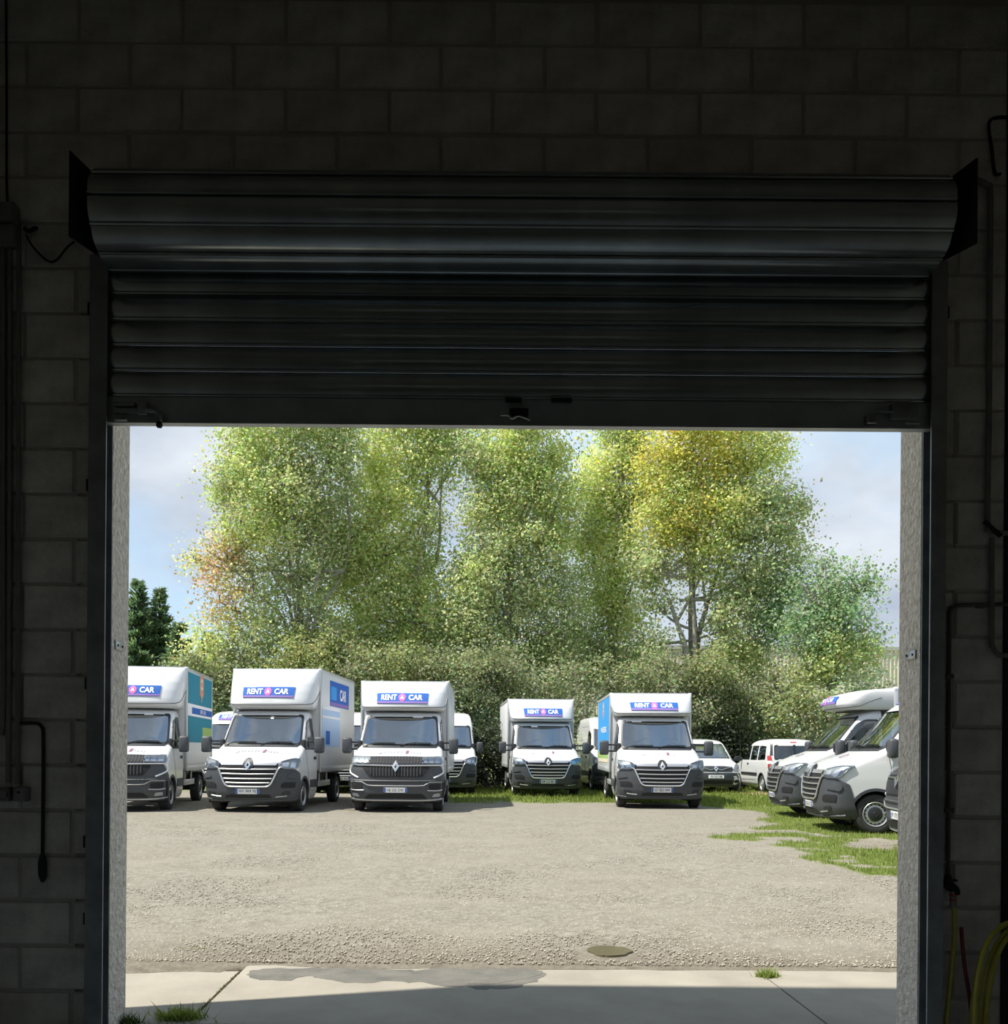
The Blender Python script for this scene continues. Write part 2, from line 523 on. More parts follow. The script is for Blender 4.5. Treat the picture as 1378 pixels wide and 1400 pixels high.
# small dark clips along the rails
for (px, py, x) in ((128, 425, XL - .075), (126, 665, XL - .075), (124, 935, XL - .075), (122, 1150, XL - .075), (122, 1255, XL - .075), (1286, 430, XR + .065)):
    q = at(px, py, 4.49)
    l = MB(); l.cbox(q.x - .02 - lx, q.x + .03 - lx, .0, .04, q.z - .03, q.z + .03, .005); l.build('rail_clip', m_black, sh)

# galvanised clips on the rough cast jambs
for i, (x, z) in enumerate(((XL, 1.93), (XR, 1.915))):
    s = 1 if i == 0 else -1
    b = thing('jamb_bracket', ('small galvanised bracket screwed to the rough cast jamb on the conduit side' if i == 0 else 'small galvanised bracket screwed to the rough cast jamb on the hose side'), 'bracket', (x, 4.62, z))
    p = MB(); p.cbox(min(0, s * .008), max(0, s * .008), -.055, .05, -.022, .022, .002); p.build('plate', m_galv, b)
    p = MB()
    for yy in (-.03, .03): p.lathe([(.006, 0), (.006, s * .012), (0, s * .013)], (0, yy, 0), 'x', 8)
    p.build('screw', m_black, b)

# ------------------------------------------------------------------ services on the wall, left of the door
def wpt(px, py, d=0.02):
    return at(px, py, YW - d)
def run(pts, d=.02):
    return [wpt(px, py, d) for px, py in pts]
specs = [
    (((4, 330), (4, 700), (4, 980), (-6, 992)), .014, 'grey conduit at the room corner, bent off low before reaching the sockets', m_pvc),
    (((13, 336), (13, 700), (11, 1070)), .012, 'grey conduit running straight down between the junction box and the twin socket', m_pvc),
    (((26, 305), (25, 700), (24, 1072)), .012, 'grey conduit passing beside both junction boxes, facing the shutter end plate', m_pvc),
]
for pts, r, lab, mm in specs:
    c = MB(); c.tube(run(pts, .016), r, 10, smooth=6)
    o = tag(c.build('conduit', mm), lab, 'conduit', group='conduits on the block wall')
def wall_box(name, px0, py0, px1, py1, d, lab, catg, mm, group=None, extra=None):
    a, b = wpt(px0, py1, d), wpt(px1, py0, d)
    t = thing(name, lab, catg, ((a.x + b.x) / 2, YW - .002, (a.z + b.z) / 2), group=group)
    hw, hh = (b.x - a.x) / 2, (b.z - a.z) / 2
    p = MB(); p.cbox(-hw, hw, -d, 0, -hh, hh, .006); p.build('case', mm, t)
    p = MB(); p.cbox(-hw * .86, hw * .86, -d - .008, -d + .002, -hh * .86, hh * .86, .003); p.build('cover', mm, t)
    if extra: extra(t, hw, hh, d)
    return t
wall_box('junction_box', -6, 275, 19, 302, .07, 'upper of two grey junction boxes at the top of the conduits', 'box', m_pvc)
wall_box('junction_box', -6, 306, 21, 332, .06, 'lower of two grey junction boxes at the top of the conduits', 'box', m_pvc)
def sock(t, hw, hh, d):
    p = MB(); p.lathe([(.0, -d - .004), (.022, -d - .004), (.026, -d - .012), (.026, -d)], (0, 0, 0), 'y', 20); p.build('socket_hole', m_black, t)
wall_box('wall_socket', -4, 1076, 12, 1096, .05, 'grey wall socket with a round black hole under the conduits', 'socket', m_pvc, extra=sock)
def knobf(t, hw, hh, d):
    p = MB(); p.lathe([(.0, -d - .016), (.006, -d - .016), (.007, -d)], (0, 0, hh * .3), 'y', 10); p.build('screw', m_black, t)
wall_box('switch_box', 18, 1076, 36, 1096, .05, 'square pale switch box under the conduits beside the round socket', 'switch', m_pvc, extra=knobf)
# sagging cable towards the shutter motor, with its gland
t = thing('drooping_cable', 'thin black cable sagging from a wall gland to the shutter end plate', 'cable', wpt(42, 318, .0))
o0 = t.location
p = MB(); p.tube([q - o0 for q in run(((33, 312), (40, 316), (48, 312), (50, 313)), .025)], .010, 8, smooth=4); p.build('gland', m_black, t)
p = MB(); p.tube([q - o0 for q in run(((36, 322), (44, 336), (60, 353), (70, 358), (79, 354), (92, 338), (102, 330)), .02)], .0055, 6, smooth=5); p.build('cable', m_cable, t)
p = MB(); p.tube(run(((8, -30), (9, 120), (9, 240), (10, 276)), .008), .006, 6, smooth=4)
tag(p.build('vertical_cable', m_cable), 'thin dark cable running up the wall above the junction boxes', 'cable')
t = thing('socket_lead', 'dark cable bent over the wall and hanging down to a plug', 'cable', wpt(58, 1100, 0))
o0 = t.location
p = MB(); p.tube([q - o0 for q in run(((28, 989), (50, 989), (57, 994), (59, 1006), (59, 1080), (58, 1172)), .012)], .009, 8, smooth=5); p.build('cable', m_cable, t)
p = MB(); p.tube([q - o0 for q in run(((58, 1168), (58, 1180), (58, 1196), (58, 1206)), .02)], [.012, .022, .02, .008], 10, smooth=3); p.build('plug', m_cable, t)
m_soot = mat('soot', (0.02, 0.018, 0.016), .95)

# ------------------------------------------------------------------ services right of the door
t = thing('conduit', 'grey conduit bent over beside the shutter end plate, running down to an elbow', 'conduit', wpt(1352, 500, 0))
o0 = t.location
p = MB(); p.tube([q - o0 for q in run(((1322, 246), (1338, 247), (1350, 254), (1354, 268), (1353, 400), (1352, 560), (1350, 712), (1354, 722), (1364, 728), (1392, 729)), .018)], .013, 10, smooth=6); p.build('pipe', m_pvc, t)
p = MB(); p.tube([q - o0 for q in run(((1346, 713), (1356, 722), (1368, 733)), .03)], .012, 8); p.build('elbow', m_cable, t)
t = thing('conduit', 'grey conduit rising beside the black void sheet, turning into it at its lower end', 'conduit', wpt(1356, 800, 0))
o0 = t.location
p = MB(); p.tube([q - o0 for q in run(((1356, 735), (1356, 870), (1357, 884), (1366, 895), (1392, 896)), .016)], .012, 10, smooth=6); p.build('pipe', m_pvc, t)
t = thing('water_pipe', 'dark water pipe bent down the block wall to the tap of the yellow hose', 'pipe', wpt(1298, 1000, 0))
o0 = t.location
p = MB(); p.tube([q - o0 for q in run(((1392, 826), (1340, 827), (1308, 828), (1299, 835), (1298, 850), (1297, 1000), (1296, 1210)), .014)], .010, 10, smooth=5); p.build('pipe', m_pipe, t)
p = MB()
for (px, py) in ((1297, 925), (1297, 1108), (1340, 828)):
    q = wpt(px, py, .012) - o0; p.cbox(q.x - .022, q.x + .022, -.026, 0, q.z - .012, q.z + .012, .004)
p.build('pipe_clip', m_pipe, t)
q = wpt(1297, 1210, .03) - o0
p = MB(); p.tube([q + Vector((0, .006, .05)), q, q + Vector((.02, -.02, -.02)), q + Vector((.026, -.025, -.045))], [.014, .026, .022, .016], 10, smooth=3); tap = p.build('tap', m_black, t)
p = MB(); p.cbox(q.x - .03, q.x + .03, q.y - .03, q.y - .015, q.z + .02, q.z + .03, .003); p.build('tap_lever', m_black, tap)
p = MB(); p.tube(run(((1390, 160), (1362, 161), (1353, 166), (1352, 178), (1356, 205), (1360, 236), (1368, 238)), .015), .008, 8, smooth=5)
tag(p.build('hanging_cable', m_cable), 'dark cable bent down the wall above the shutter end plate by the black void sheet', 'cable')
# hoses
m_yel = mat('yellow_hose', (0.45, 0.41, 0.06), .45, var=.15, vscale=14)
m_red = mat('red_hose', (0.16, 0.02, 0.018), .5)
m_redc = mat('red_plastic', (0.42, 0.05, 0.05), .4)
t = thing('yellow_hose', 'yellow garden hose hanging straight down from the wall tap', 'hose', wpt(1300, 1300, .05))
o0 = t.location
p = MB(); p.tube([q - o0 for q in run(((1304, 1240), (1305, 1260), (1304, 1290), (1300, 1330), (1296, 1370), (1293, 1400), (1291, 1430)), .055)], .0105, 12, smooth=6); p.build('hose', m_yel, t)
p = MB(); q = wpt(1303, 1228, .055) - o0
p.lathe([(0, .035), (.010, .034), (.012, .012), (.015, .010), (.015, -.006)], q, 'z', 14, 0)
p.lathe([(.0155, -.002), (.0165, -.010), (.0155, -.014)], q, 'z', 14, 1)
p.lathe([(.0165, .010), (.0165, .022)], q, 'z', 14, 1)
p.lathe([(.014, -.014), (.016, -.026), (.012, -.045), (0, -.045)], q, 'z', 14, 0)
p.build('connector', [m_pvc, m_redc], t)
p = MB(); p.tube(run(((1314, 1268), (1316, 1295), (1320, 1330), (1325, 1360), (1329, 1400), (1332, 1430)), .045), .009, 10, smooth=6)
tag(p.build('red_hose', m_red), 'dark red hose hanging between the yellow hose and the yellow coil', 'hose')
t = thing('hose_coil', 'looped yellow hose coil hung on the wall beside the black void sheet', 'hose', wpt(1372, 1270, .1))
o0 = t.location
for k, pts in enumerate((
        ((1392, 1262), (1374, 1266), (1352, 1284), (1338, 1320), (1331, 1360), (1328, 1400), (1327, 1440)),
        ((1395, 1268), (1376, 1274), (1358, 1300), (1346, 1340), (1342, 1380), (1343, 1420), (1345, 1450)),
        ((1395, 1276), (1378, 1282), (1364, 1305), (1354, 1345), (1348, 1390), (1346, 1440)),
        ((1390, 1258), (1366, 1268), (1347, 1296), (1336, 1345), (1333, 1395), (1336, 1440)))):
    p = MB(); p.tube([q - o0 for q in run(pts, .075 + .024 * k)], .0115, 10, smooth=6); p.build('hose_loop', m_yel, t)
p = MB(); p.tube([wpt(1385, 1262, .0) - o0, wpt(1385, 1266, .20) - o0, wpt(1385, 1254, .21) - o0], .008, 8); p.build('hook', m_black, t)
# ================================================================== YARD
nrng = np.random.default_rng(11)
def fbm(x, y, s, o=4, seed=0.0):
    return mnoise.fractal(Vector((x * s + seed, y * s - seed, seed * .37)), 1.0, 2.0, o)

RIGHT_GRASS = [(3.9, 14.9), (4.6, 13.2), (4.75, 12.0), (4.6, 10.9), (9.5, 10.3), (13, 14), (14, 27), (6.0, 27), (6.1, 24), (6.9, 21.4), (6.1, 18.6), (5.3, 16.6)]
def grass_mask(x, y):
    n = fbm(x, y, .9, 4, 3.3)
    xw, yw = x + .35 * fbm(x, y, 1.3, 3, 9.1), y + .9 * fbm(x, y, .8, 3, 5.7)
    m = 0.0
    if inpoly2((xw, yw), RIGHT_GRASS):
        m = 1.0
        if y < 16.5 and x < 8:            # broken edge of the turf
            m = 1.0 if n > -.16 + .10 * max(0, 5.6 - x) else 0.0
    far = yw - 24.4 - (1.2 if x < -.5 else 0) + .5 * n
    if far > 0 and x > -2.6: m = max(m, min(1, far * 2))
    if yw > 31: m = max(m, .9)
    if x < -3 and yw > 29: m = max(m, .7)
    return m
def inpoly2(p, poly):
    x, y = p; c = False
    for i in range(len(poly)):
        x1, y1 = poly[i]; x2, y2 = poly[i - 1]
        if (y1 > y) != (y2 > y) and x < (x2 - x1) * (y - y1) / (y2 - y1) + x1: c = not c
    return c

def ground_mat():
    m = bpy.data.materials.new('gravel')
    m.use_nodes = True
    t = m.node_tree; b = t.nodes['Principled BSDF']
    b.inputs['Roughness'].default_value = .95
    b.inputs['Specular IOR Level'].default_value = .2
    K = lambda ty, **kw: [setattr(n, k, v) for n in [t.nodes.new(ty)] for k, v in kw.items()] and None
    co = t.nodes.new('ShaderNodeTexCoord')
    def noise(s, d=4, r=.6):
        n = t.nodes.new('ShaderNodeTexNoise'); n.inputs['Scale'].default_value = s; n.inputs['Detail'].default_value = d; n.inputs['Roughness'].default_value = r
        t.links.new(co.outputs['Object'], n.inputs['Vector']); return n
    def ramp(src, stops):
        r = t.nodes.new('ShaderNodeValToRGB'); t.links.new(src, r.inputs[0])
        while len(r.color_ramp.elements) < len(stops): r.color_ramp.elements.new(.5)
        for e, (p, c) in zip(r.color_ramp.elements, stops): e.position = p; e.color = (*c, 1)
        return r
    def mix(f, a, c, mode='MIX'):
        x = t.nodes.new('ShaderNodeMixRGB'); x.blend_type = mode
        if isinstance(f, float): x.inputs[0].default_value = f
        else: t.links.new(f, x.inputs[0])
        t.links.new(a, x.inputs[1]); t.links.new(c, x.inputs[2]); return x
    vor = t.nodes.new('ShaderNodeTexVoronoi'); vor.inputs['Scale'].default_value = 30; t.links.new(co.outputs['Object'], vor.inputs['Vector'])
    stone = ramp(vor.outputs['Color'], [(.0, (0.109, 0.095, 0.075)), (.35, (0.197, 0.180, 0.143)), (.7, (0.257, 0.240, 0.201)), (1, (0.340, 0.325, 0.286))])
    vor2 = t.nodes.new('ShaderNodeTexVoronoi'); vor2.inputs['Scale'].default_value = 11; t.links.new(co.outputs['Object'], vor2.inputs['Vector'])
    stone2 = ramp(vor2.outputs['Color'], [(.1, (0.164, 0.149, 0.114)), (.9, (0.273, 0.255, 0.212))])
    g = mix(.45, stone.outputs[0], stone2.outputs[0])
    dust = ramp(noise(1.1, 5).outputs['Fac'], [(.35, (0.197, 0.173, 0.135)), (.65, (0.257, 0.238, 0.195))])
    pat = ramp(noise(.55, 6, .65).outputs['Fac'], [(.42, (0, 0, 0)), (.60, (.65, .65, .65))])
    g2 = mix(pat.outputs[0], g.outputs[0], dust.outputs[0])
    # brown earth close to the apron
    sp = t.nodes.new('ShaderNodeSeparateXYZ'); t.links.new(co.outputs['Object'], sp.inputs[0])
    nz = noise(1.6, 5)
    ad = t.nodes.new('ShaderNodeMath'); ad.operation = 'MULTIPLY_ADD'; ad.inputs[1].default_value = 1.6; t.links.new(nz.outputs['Fac'], ad.inputs[0]); t.links.new(sp.outputs['Y'], ad.inputs[2])
    band = t.nodes.new('ShaderNodeMapRange'); band.inputs['From Min'].default_value = 7.6; band.inputs['From Max'].default_value = 6.7; t.links.new(ad.outputs[0], band.inputs['Value'])
    earth = ramp(noise(9, 6).outputs['Fac'], [(.35, (0.109, 0.092, 0.069)), (.65, (0.187, 0.163, 0.126))])
    bm_ = t.nodes.new('ShaderNodeMath'); bm_.operation = 'MULTIPLY'; bm_.inputs[1].default_value = .8; t.links.new(band.outputs[0], bm_.inputs[0])
    g3 = mix(bm_.outputs[0], g2.outputs[0], earth.outputs[0])
    a = t.nodes.new('ShaderNodeAttribute'); a.attribute_name = 'turf'
    soil = ramp(noise(7, 6).outputs['Fac'], [(.3, (0.074, 0.096, 0.022)), (.7, (0.163, 0.200, 0.044))])
    g4 = mix(a.outputs['Fac'], g3.outputs[0], soil.outputs[0])
    t.links.new(g4.outputs[0], b.inputs['Base Color'])
    bp = t.nodes.new('ShaderNodeBump'); bp.inputs['Strength'].default_value = .55; bp.inputs['Distance'].default_value = .03
    hh = mix(.5, vor.outputs['Distance'], noise(18, 5).outputs['Fac'])
    t.links.new(hh.outputs[0], bp.inputs['Height']); t.links.new(bp.outputs[0], b.inputs['Normal'])
    return m
m_gravel = ground_mat()

def edge_y(x):
    return 5.93 + .05 * fbm(x, 0, 1.4, 4, 1.0) + .02 * fbm(x, 0, 6, 2, 4.0) - (.17 if x < -1.42 else 0)
# fine grid of the yard; its near rim is the ragged gravel edge on the apron
NX, NY = 230, 170
xs_g = np.linspace(-17, 17, NX)
tt = np.linspace(0, 1, NY)
vs, tf = [], []
for j in range(NY):
    for i in range(NX):
        x = float(xs_g[i]); y0 = edge_y(x)
        y = y0 + (40 - y0) * float(tt[j]) ** 1.6
        k = min(1.0, (y - y0) / .5)
        z = .004 + .010 * k + .012 * k * fbm(x, y, .7, 4, 2.2)
        if 24 < y: z = max(z, 0.0)
        vs.append((x, y, z)); tf.append(grass_mask(x, y))
fs = [(j * NX + i, j * NX + i + 1, (j + 1) * NX + i + 1, (j + 1) * NX + i) for j in range(NY - 1) for i in range(NX - 1)]
# rim down into the apron
b0 = len(vs)
for i in range(NX):
    x, y, z = vs[i]; vs.append((x, y - .004, -.03)); tf.append(0)
fs += [(b0 + i, b0 + i + 1, i + 1, i) for i in range(NX - 1)]
me = bpy.data.meshes.new('gravel_ground'); me.from_pydata(vs, [], fs); me.materials.append(m_gravel)
at_ = me.color_attributes.new('turf', 'FLOAT_COLOR', 'POINT')
arr = np.ones((len(vs), 4), np.float32); arr[:, :3] = np.array(tf, np.float32)[:, None]
at_.data.foreach_set('color', arr.ravel())
me.polygons.foreach_set('use_smooth', [True] * len(me.polygons))
gg = link('gravel_ground', me); gg['kind'] = 'structure'
# land beyond
m_land = mat('rough_meadow', (0.12, 0.15, 0.04), .95, col2=(.26, .27, .10), vscale=.6)
me = bpy.data.meshes.new('ground'); me.from_pydata([(-260, -40, -.06), (260, -40, -.06), (260, 320, -.06), (-260, 320, -.06)], [], [(0, 1, 2, 3)]); me.materials.append(m_land)
link('ground', me)['kind'] = 'structure'

# concrete apron of three bays
m_conc = mat('apron_concrete', (.26, .237, .192), .9, col2=(.345, .315, .26), vscale=1.7, bump=.12, bscale=45, detail=10)
ap = struct(link('apron', None)); ap.location = (0, YO, 0)
J1, J2 = -1.435, 1.885
for (a, b, y1) in ((-6, J1 - .008, 5.80), (J1 + .008, J2 - .006, 6.02), (J2 + .006, 8, 6.0)):
    s = MB()
    n = 24
    top = [(a + (b - a) * k / n, y1 - YO + .02 * fbm(a + (b - a) * k / n, 1, 3, 3, 7.7)) for k in range(n + 1)]
    poly = [(a, -.05)] + [(b, -.05)] + top[::-1]
    s.prism(poly, -.16, .002, 'z')
    s.build('slab', m_conc, ap, smooth=False)
# doorway strip under the curtain
s = MB(); s.box(XL - .2, XR + .2, YW, YO - .05, -.1, .001); struct(s.build('trim_4', m_conc, smooth=False))
# silt washed over the middle slab
m_silt = mat('washed_silt', (.105, .10, .086), .85, col2=(.165, .156, .132), vscale=5, bump=.3, bscale=60)
def flat_patch(name, pix, z, mm, sub=10, wob=.02):
    pts = [p[:2] for p in cat_rom([(*gnd(*p), 0) for p in list(pix) + [pix[0]]], 6)][:-1]
    pts = resample2([tuple(p) for p in pts], .03)
    pts = [(x + wob * fbm(x, y, 7, 4, 8.8), y + wob * fbm(x, y, 7, 4, 2.8)) for x, y in pts]
    s = MB(); s.prism(pts, -.01, z, 'z')
    return s.build(name, mm, smooth=False)
def resample2(poly, step):
    out = []
    for i in range(len(poly)):
        a, b = Vector(poly[i]), Vector(poly[(i + 1) % len(poly)])
        k = max(1, int((b - a).length / step))
        out += [tuple(a.lerp(b, j / k)) for j in range(k)]
    return out
o = flat_patch('silt_patch', [(338, 1333), (350, 1340), (395, 1341), (425, 1335), (445, 1338), (475, 1344), (560, 1343), (600, 1346), (640, 1352), (700, 1352), (735, 1341), (744, 1332), (700, 1327), (620, 1324), (560, 1326), (470, 1325), (400, 1325), (352, 1326)], .0034, m_silt, wob=.05)
tag(o, 'dark damp silt washed over the edge of the middle concrete slab', 'dirt', kind='stuff')
o = flat_patch('silt_patch', [(640, 1346), (690, 1344), (735, 1336), (736, 1326), (690, 1324), (650, 1330)], .0045, m_silt, wob=.05)
tag(o, 'darkest lump of silt where the middle slab meets the gravel', 'dirt', kind='stuff')
# puddle
m_water = mat('muddy_water', (.13, .11, .07), .12, spec=.6)
o = flat_patch('puddle', [(801, 1303), (812, 1298), (835, 1297), (856, 1299), (866, 1304), (858, 1308), (838, 1310), (815, 1309)], .0195, m_water, wob=.03)
tag(o, 'small brown puddle in the gravel beside the concrete apron', 'puddle')

# loose stones, one mass
m_stone = bpy.data.materials.new('loose_stone'); m_stone.use_nodes = True
_t = m_stone.node_tree; _b = _t.nodes['Principled BSDF']; _b.inputs['Roughness'].default_value = .9
_a = _t.nodes.new('ShaderNodeAttribute'); _a.attribute_name = 'tint'; _t.links.new(_a.outputs['Color'], _b.inputs['Base Color'])
def stones(n):
    u = nrng.random(n)
    y = 6.02 + 12 * u ** 1.35
    x = (nrng.random(n) - .5) * 1.25 * y * .95 + .15 * y * .2
    keep = np.array([fbm(a, b, .8, 3, 6.6) + .35 * fbm(a, b, 3, 2, 1.6) > -.55 for a, b in zip(x, y)])
    keep &= ~((np.abs(x - .98) < .20) & (np.abs(y - 6.38) < .22))
    keep &= ~np.array([grass_mask(a, b) > .5 for a, b in zip(x, y)])
    x, y = x[keep], y[keep]; n = len(x)
    r = .004 + .008 * nrng.random(n) ** 1.8
    base = np.array([(1, 0, 0), (0, 1, 0), (-1, 0, 0), (0, -1, 0), (0, 0, .8), (0, 0, -.6)], float)
    V = base[None] * r[:, None, None] * (0.65 + .7 * nrng.random((n, 6, 1)))
    ang = nrng.random(n) * 6.28; c, s = np.cos(ang)[:, None], np.sin(ang)[:, None]
    X = V[:, :, 0] * c - V[:, :, 1] * s; Y = V[:, :, 0] * s + V[:, :, 1] * c
    V = np.stack([X + x[:, None], Y + y[:, None], V[:, :, 2] + .012 + r[:, None] * .1], -1)
    F = np.array([(0, 1, 4), (1, 2, 4), (2, 3, 4), (3, 0, 4), (1, 0, 5), (2, 1, 5), (3, 2, 5), (0, 3, 5)])
    F = (F[None] + (np.arange(n) * 6)[:, None, None]).reshape(-1, 3)
    me = tri_mesh('loose_stones', V.reshape(-1, 3), F, m_stone)
    k = nrng.random(n)[:, None]
    col = np.array([.24, .215, .17]) * (1 - k) + np.array([.46, .42, .35]) * k
    set_tint(me, np.repeat(col, 6, 0))
    return me
def tri_mesh(name, V, F, m):
    me = bpy.data.meshes.new(name)
    nv, nf, k = len(V), len(F), F.shape[1]
    me.vertices.add(nv); me.vertices.foreach_set('co', V.astype(np.float32).ravel())
    me.loops.add(nf * k); me.loops.foreach_set('vertex_index', F.astype(np.int32).ravel())
    me.polygons.add(nf); me.polygons.foreach_set('loop_start', np.arange(nf, dtype=np.int32) * k)
    me.update(calc_edges=True)
    me.materials.append(m)
    return me
def set_tint(me, col):
    a = me.color_attributes.new('tint', 'FLOAT_COLOR', 'POINT')
    arr = np.ones((len(col), 4), np.float32); arr[:, :3] = col
    a.data.foreach_set('color', arr.ravel())
o = link('loose_stones', stones(60000)); tag(o, 'pale loose gravel stones spread over the yard beyond the apron', 'gravel', kind='stuff')

# grass blades
m_leaf = leaf_mat('leaf', .52)
m_grass = leaf_mat('grass_blade', .35)
def blades(pts, h0, h1, w, cols, seed, lean=.5):
    g = np.random.default_rng(seed)
    n = len(pts); P = np.array(pts, float)
    a = g.random(n) * 6.28; h = h0 + (h1 - h0) * g.random(n) ** 1.6; ww = w * (.6 + .8 * g.random(n))
    d = np.stack([np.cos(a), np.sin(a), 0 * a], -1); l = lean * h * g.random(n); la = g.random(n) * 6.28
    tip = P + np.stack([np.cos(la) * l, np.sin(la) * l, h], -1)
    V = np.stack([P - d * ww[:, None] / 2, P + d * ww[:, None] / 2, tip], 1)
    F = np.arange(n * 3).reshape(-1, 3)
    k = g.random(n)[:, None]
    C = np.array(cols[0]) * (1 - k) + np.array(cols[1]) * k
    return V.reshape(-1, 3), F, np.repeat(C, 3, 0)
def grass_obj(name, pts, h0, h1, w, cols, seed, label, lean=.5, kind='stuff', cat='grass'):
    V, F, C = blades(pts, h0, h1, w, cols, seed, lean)
    me = tri_mesh(name, V, F, m_grass); set_tint(me, C)
    return tag(link(name, me), label, cat, kind=kind)
GC = ((.14, .19, .045), (.34, .42, .11))
pr = random.Random(3)
pts = []
while len(pts) < 60000:
    y = 10 + 20 * pr.random() ** 1.3; x = 3 + pr.random() * (y * .5 - 1.5)
    if grass_mask(x, y) > .5: pts.append((x, y, 0))
grass_obj('grass', pts, .03, .085, .014, GC, 1, 'bright green grass growing through the gravel under the sideways vans')
pts = []
while len(pts) < 36000:
    y = 23.5 + 14 * pr.random(); x = -4.5 + pr.random() * 21
    if grass_mask(x, y) > pr.random() and not (x > 3 and y < 29 and x > y * .5 - 1.5 - 3 and False): pts.append((x, y, 0))
grass_obj('grass', pts, .05, .16, .030, ((.11, .16, .03), (.30, .36, .08)), 2, 'longer grass at the foot of the trees behind the parked trucks')
def tuft(pix, n, rad, h0, h1, label, cols=GC, w=.010):
    x0, y0 = gnd(*pix)
    q = random.Random(int(pix[0]))
    ps = [(x0 + q.gauss(0, rad), y0 + q.gauss(0, rad * .6), 0) for _ in range(n)]
    return grass_obj('weed_tuft', ps, h0, h1, w, cols, int(pix[0]), label, 1.2, 'thing', 'weed')
tuft((1049, 1336), 260, .030, .02, .07, 'green weed tuft at the top of the slab joint by the hose side')
tuft((247, 1393), 420, .055, .02, .085, 'bushy weed tuft in the slab joint close to the conduit side jamb')
tuft((176, 1399), 140, .035, .02, .07, 'sparse dark weed at the foot of the rough cast jamb', ((.05, .09, .03), (.14, .20, .06)))
tuft((268, 1300), 120, .10, .01, .03, 'flat green weed growing in the gravel before the small concrete bay')
grass_obj('straw', [(11.0 + pr.gauss(-.6, .55), 29.9 + pr.gauss(0, .5), 0) for _ in range(3500)], .02, .12, .03, ((.42, .32, .16), (.62, .50, .30)), 9, 'dry straw coloured grass beside the wheel of the passenger van seen from behind', 1.4)
pts = []
for k in range(2600):
    t_ = pr.random(); y = 4.76 + 1.0 * t_
    pts.append((J1 + pr.gauss(0, .006), y, 0)) if pr.random() < .25 else None
grass_obj('joint_moss', pts, .004, .014, .006, ((.12, .12, .05), (.20, .20, .09)), 4, 'thin dry moss in the slab joint')
# ================================================================== VEHICLES
m_white = mat('white_paint', (0.67, 0.68, 0.69), 0.28, coat=0.5)
m_grp = mat('white_box_panel', (0.67, 0.68, 0.69), 0.35, var=0.03, vscale=1.2)
m_alu = mat('aluminium_trim', (0.62, 0.63, 0.64), 0.38, metal=0.6)
m_plas = mat('grey_bumper_plastic', (0.055, 0.060, 0.068), 0.55, var=0.1, vscale=30)
m_plasd = mat('dark_plastic', (0.022, 0.024, 0.028), 0.5)
m_blk = mat('matt_black', (0.010, 0.010, 0.012), 0.75)
m_chrome = mat('chrome', (0.72, 0.73, 0.75), 0.16, metal=0.9)
m_satin = mat('satin_chrome', (0.50, 0.51, 0.53), 0.32, metal=0.7)
m_tyre = mat('tyre_rubber', (0.035, 0.035, 0.036), 0.85, var=0.25, vscale=20)
m_rim = mat('wheel_steel', (0.50, 0.51, 0.52), 0.4, metal=0.6)
m_chassis = mat('chassis_black', (0.018, 0.018, 0.020), 0.7)
m_seat = mat('seat_cloth', (0.20, 0.215, 0.22), 0.9)
m_dash = mat('dashboard_plastic', (0.11, 0.12, 0.125), 0.7)
m_lamp = mat('lamp_reflector', (0.78, 0.80, 0.83), 0.2, metal=0.7)
m_lampd = mat('lamp_housing', (0.34, 0.36, 0.38), 0.3, metal=0.3)
m_drl = mat('light_guide', (0.80, 0.82, 0.84), 0.3)
m_plate = mat('plate_white', (0.78, 0.79, 0.80), 0.4)
m_ink = mat('plate_black', (0.02, 0.02, 0.025), 0.6)
m_eu = mat('plate_blue', (0.05, 0.11, 0.34), 0.5)
m_sblue = mat('sign_blue', (0.035, 0.13, 0.46), 0.75, spec=0.2)
m_spink = mat('sign_pink', (0.72, 0.16, 0.42), 0.75, spec=0.2)
m_spurp = mat('sign_purple', (0.26, 0.17, 0.45), 0.75, spec=0.2)
m_swhite = mat('sign_white', (0.85, 0.85, 0.88), 0.75, spec=0.2)
m_teal = mat('teal_film', (0.035, 0.24, 0.34), 0.75, spec=0.2)
m_cyan = mat('bright_blue_film', (0.05, 0.32, 0.72), 0.75, spec=0.2)
m_pale = mat('pale_blue_film', (0.30, 0.50, 0.78), 0.3)
m_navy = mat('navy_film', (0.035, 0.08, 0.30), 0.75, spec=0.2)
m_orange = mat('orange_film', (0.70, 0.28, 0.18), 0.5)
m_cream = mat('cream_film', (0.75, 0.66, 0.50), 0.5)
m_lime = mat('green_film', (0.32, 0.48, 0.12), 0.5)
m_grey_ink = mat('grey_lettering', (0.42, 0.44, 0.46), 0.5)
m_maroon = mat('maroon_lettering', (0.25, 0.12, 0.16), 0.5)
m_redp = mat('red_paper', (0.55, 0.10, 0.11), 0.7)
m_tail = mat('tail_lamp_red', (0.45, 0.03, 0.03), 0.25, coat=0.6)
m_glass = glass_mat('windscreen_glass', (0.80, 0.90, 0.86), 0.32)
m_gdark = glass_mat('side_glass', (0.30, 0.36, 0.36), 0.10)
m_lens = glass_mat('lamp_lens', (0.92, 0.94, 0.95), 0.05)
m_frit = mat('window_seal', (0.014, 0.016, 0.018), 0.45)
m_seam = mat('panel_gap', (0.10, 0.10, 0.105), 0.8)

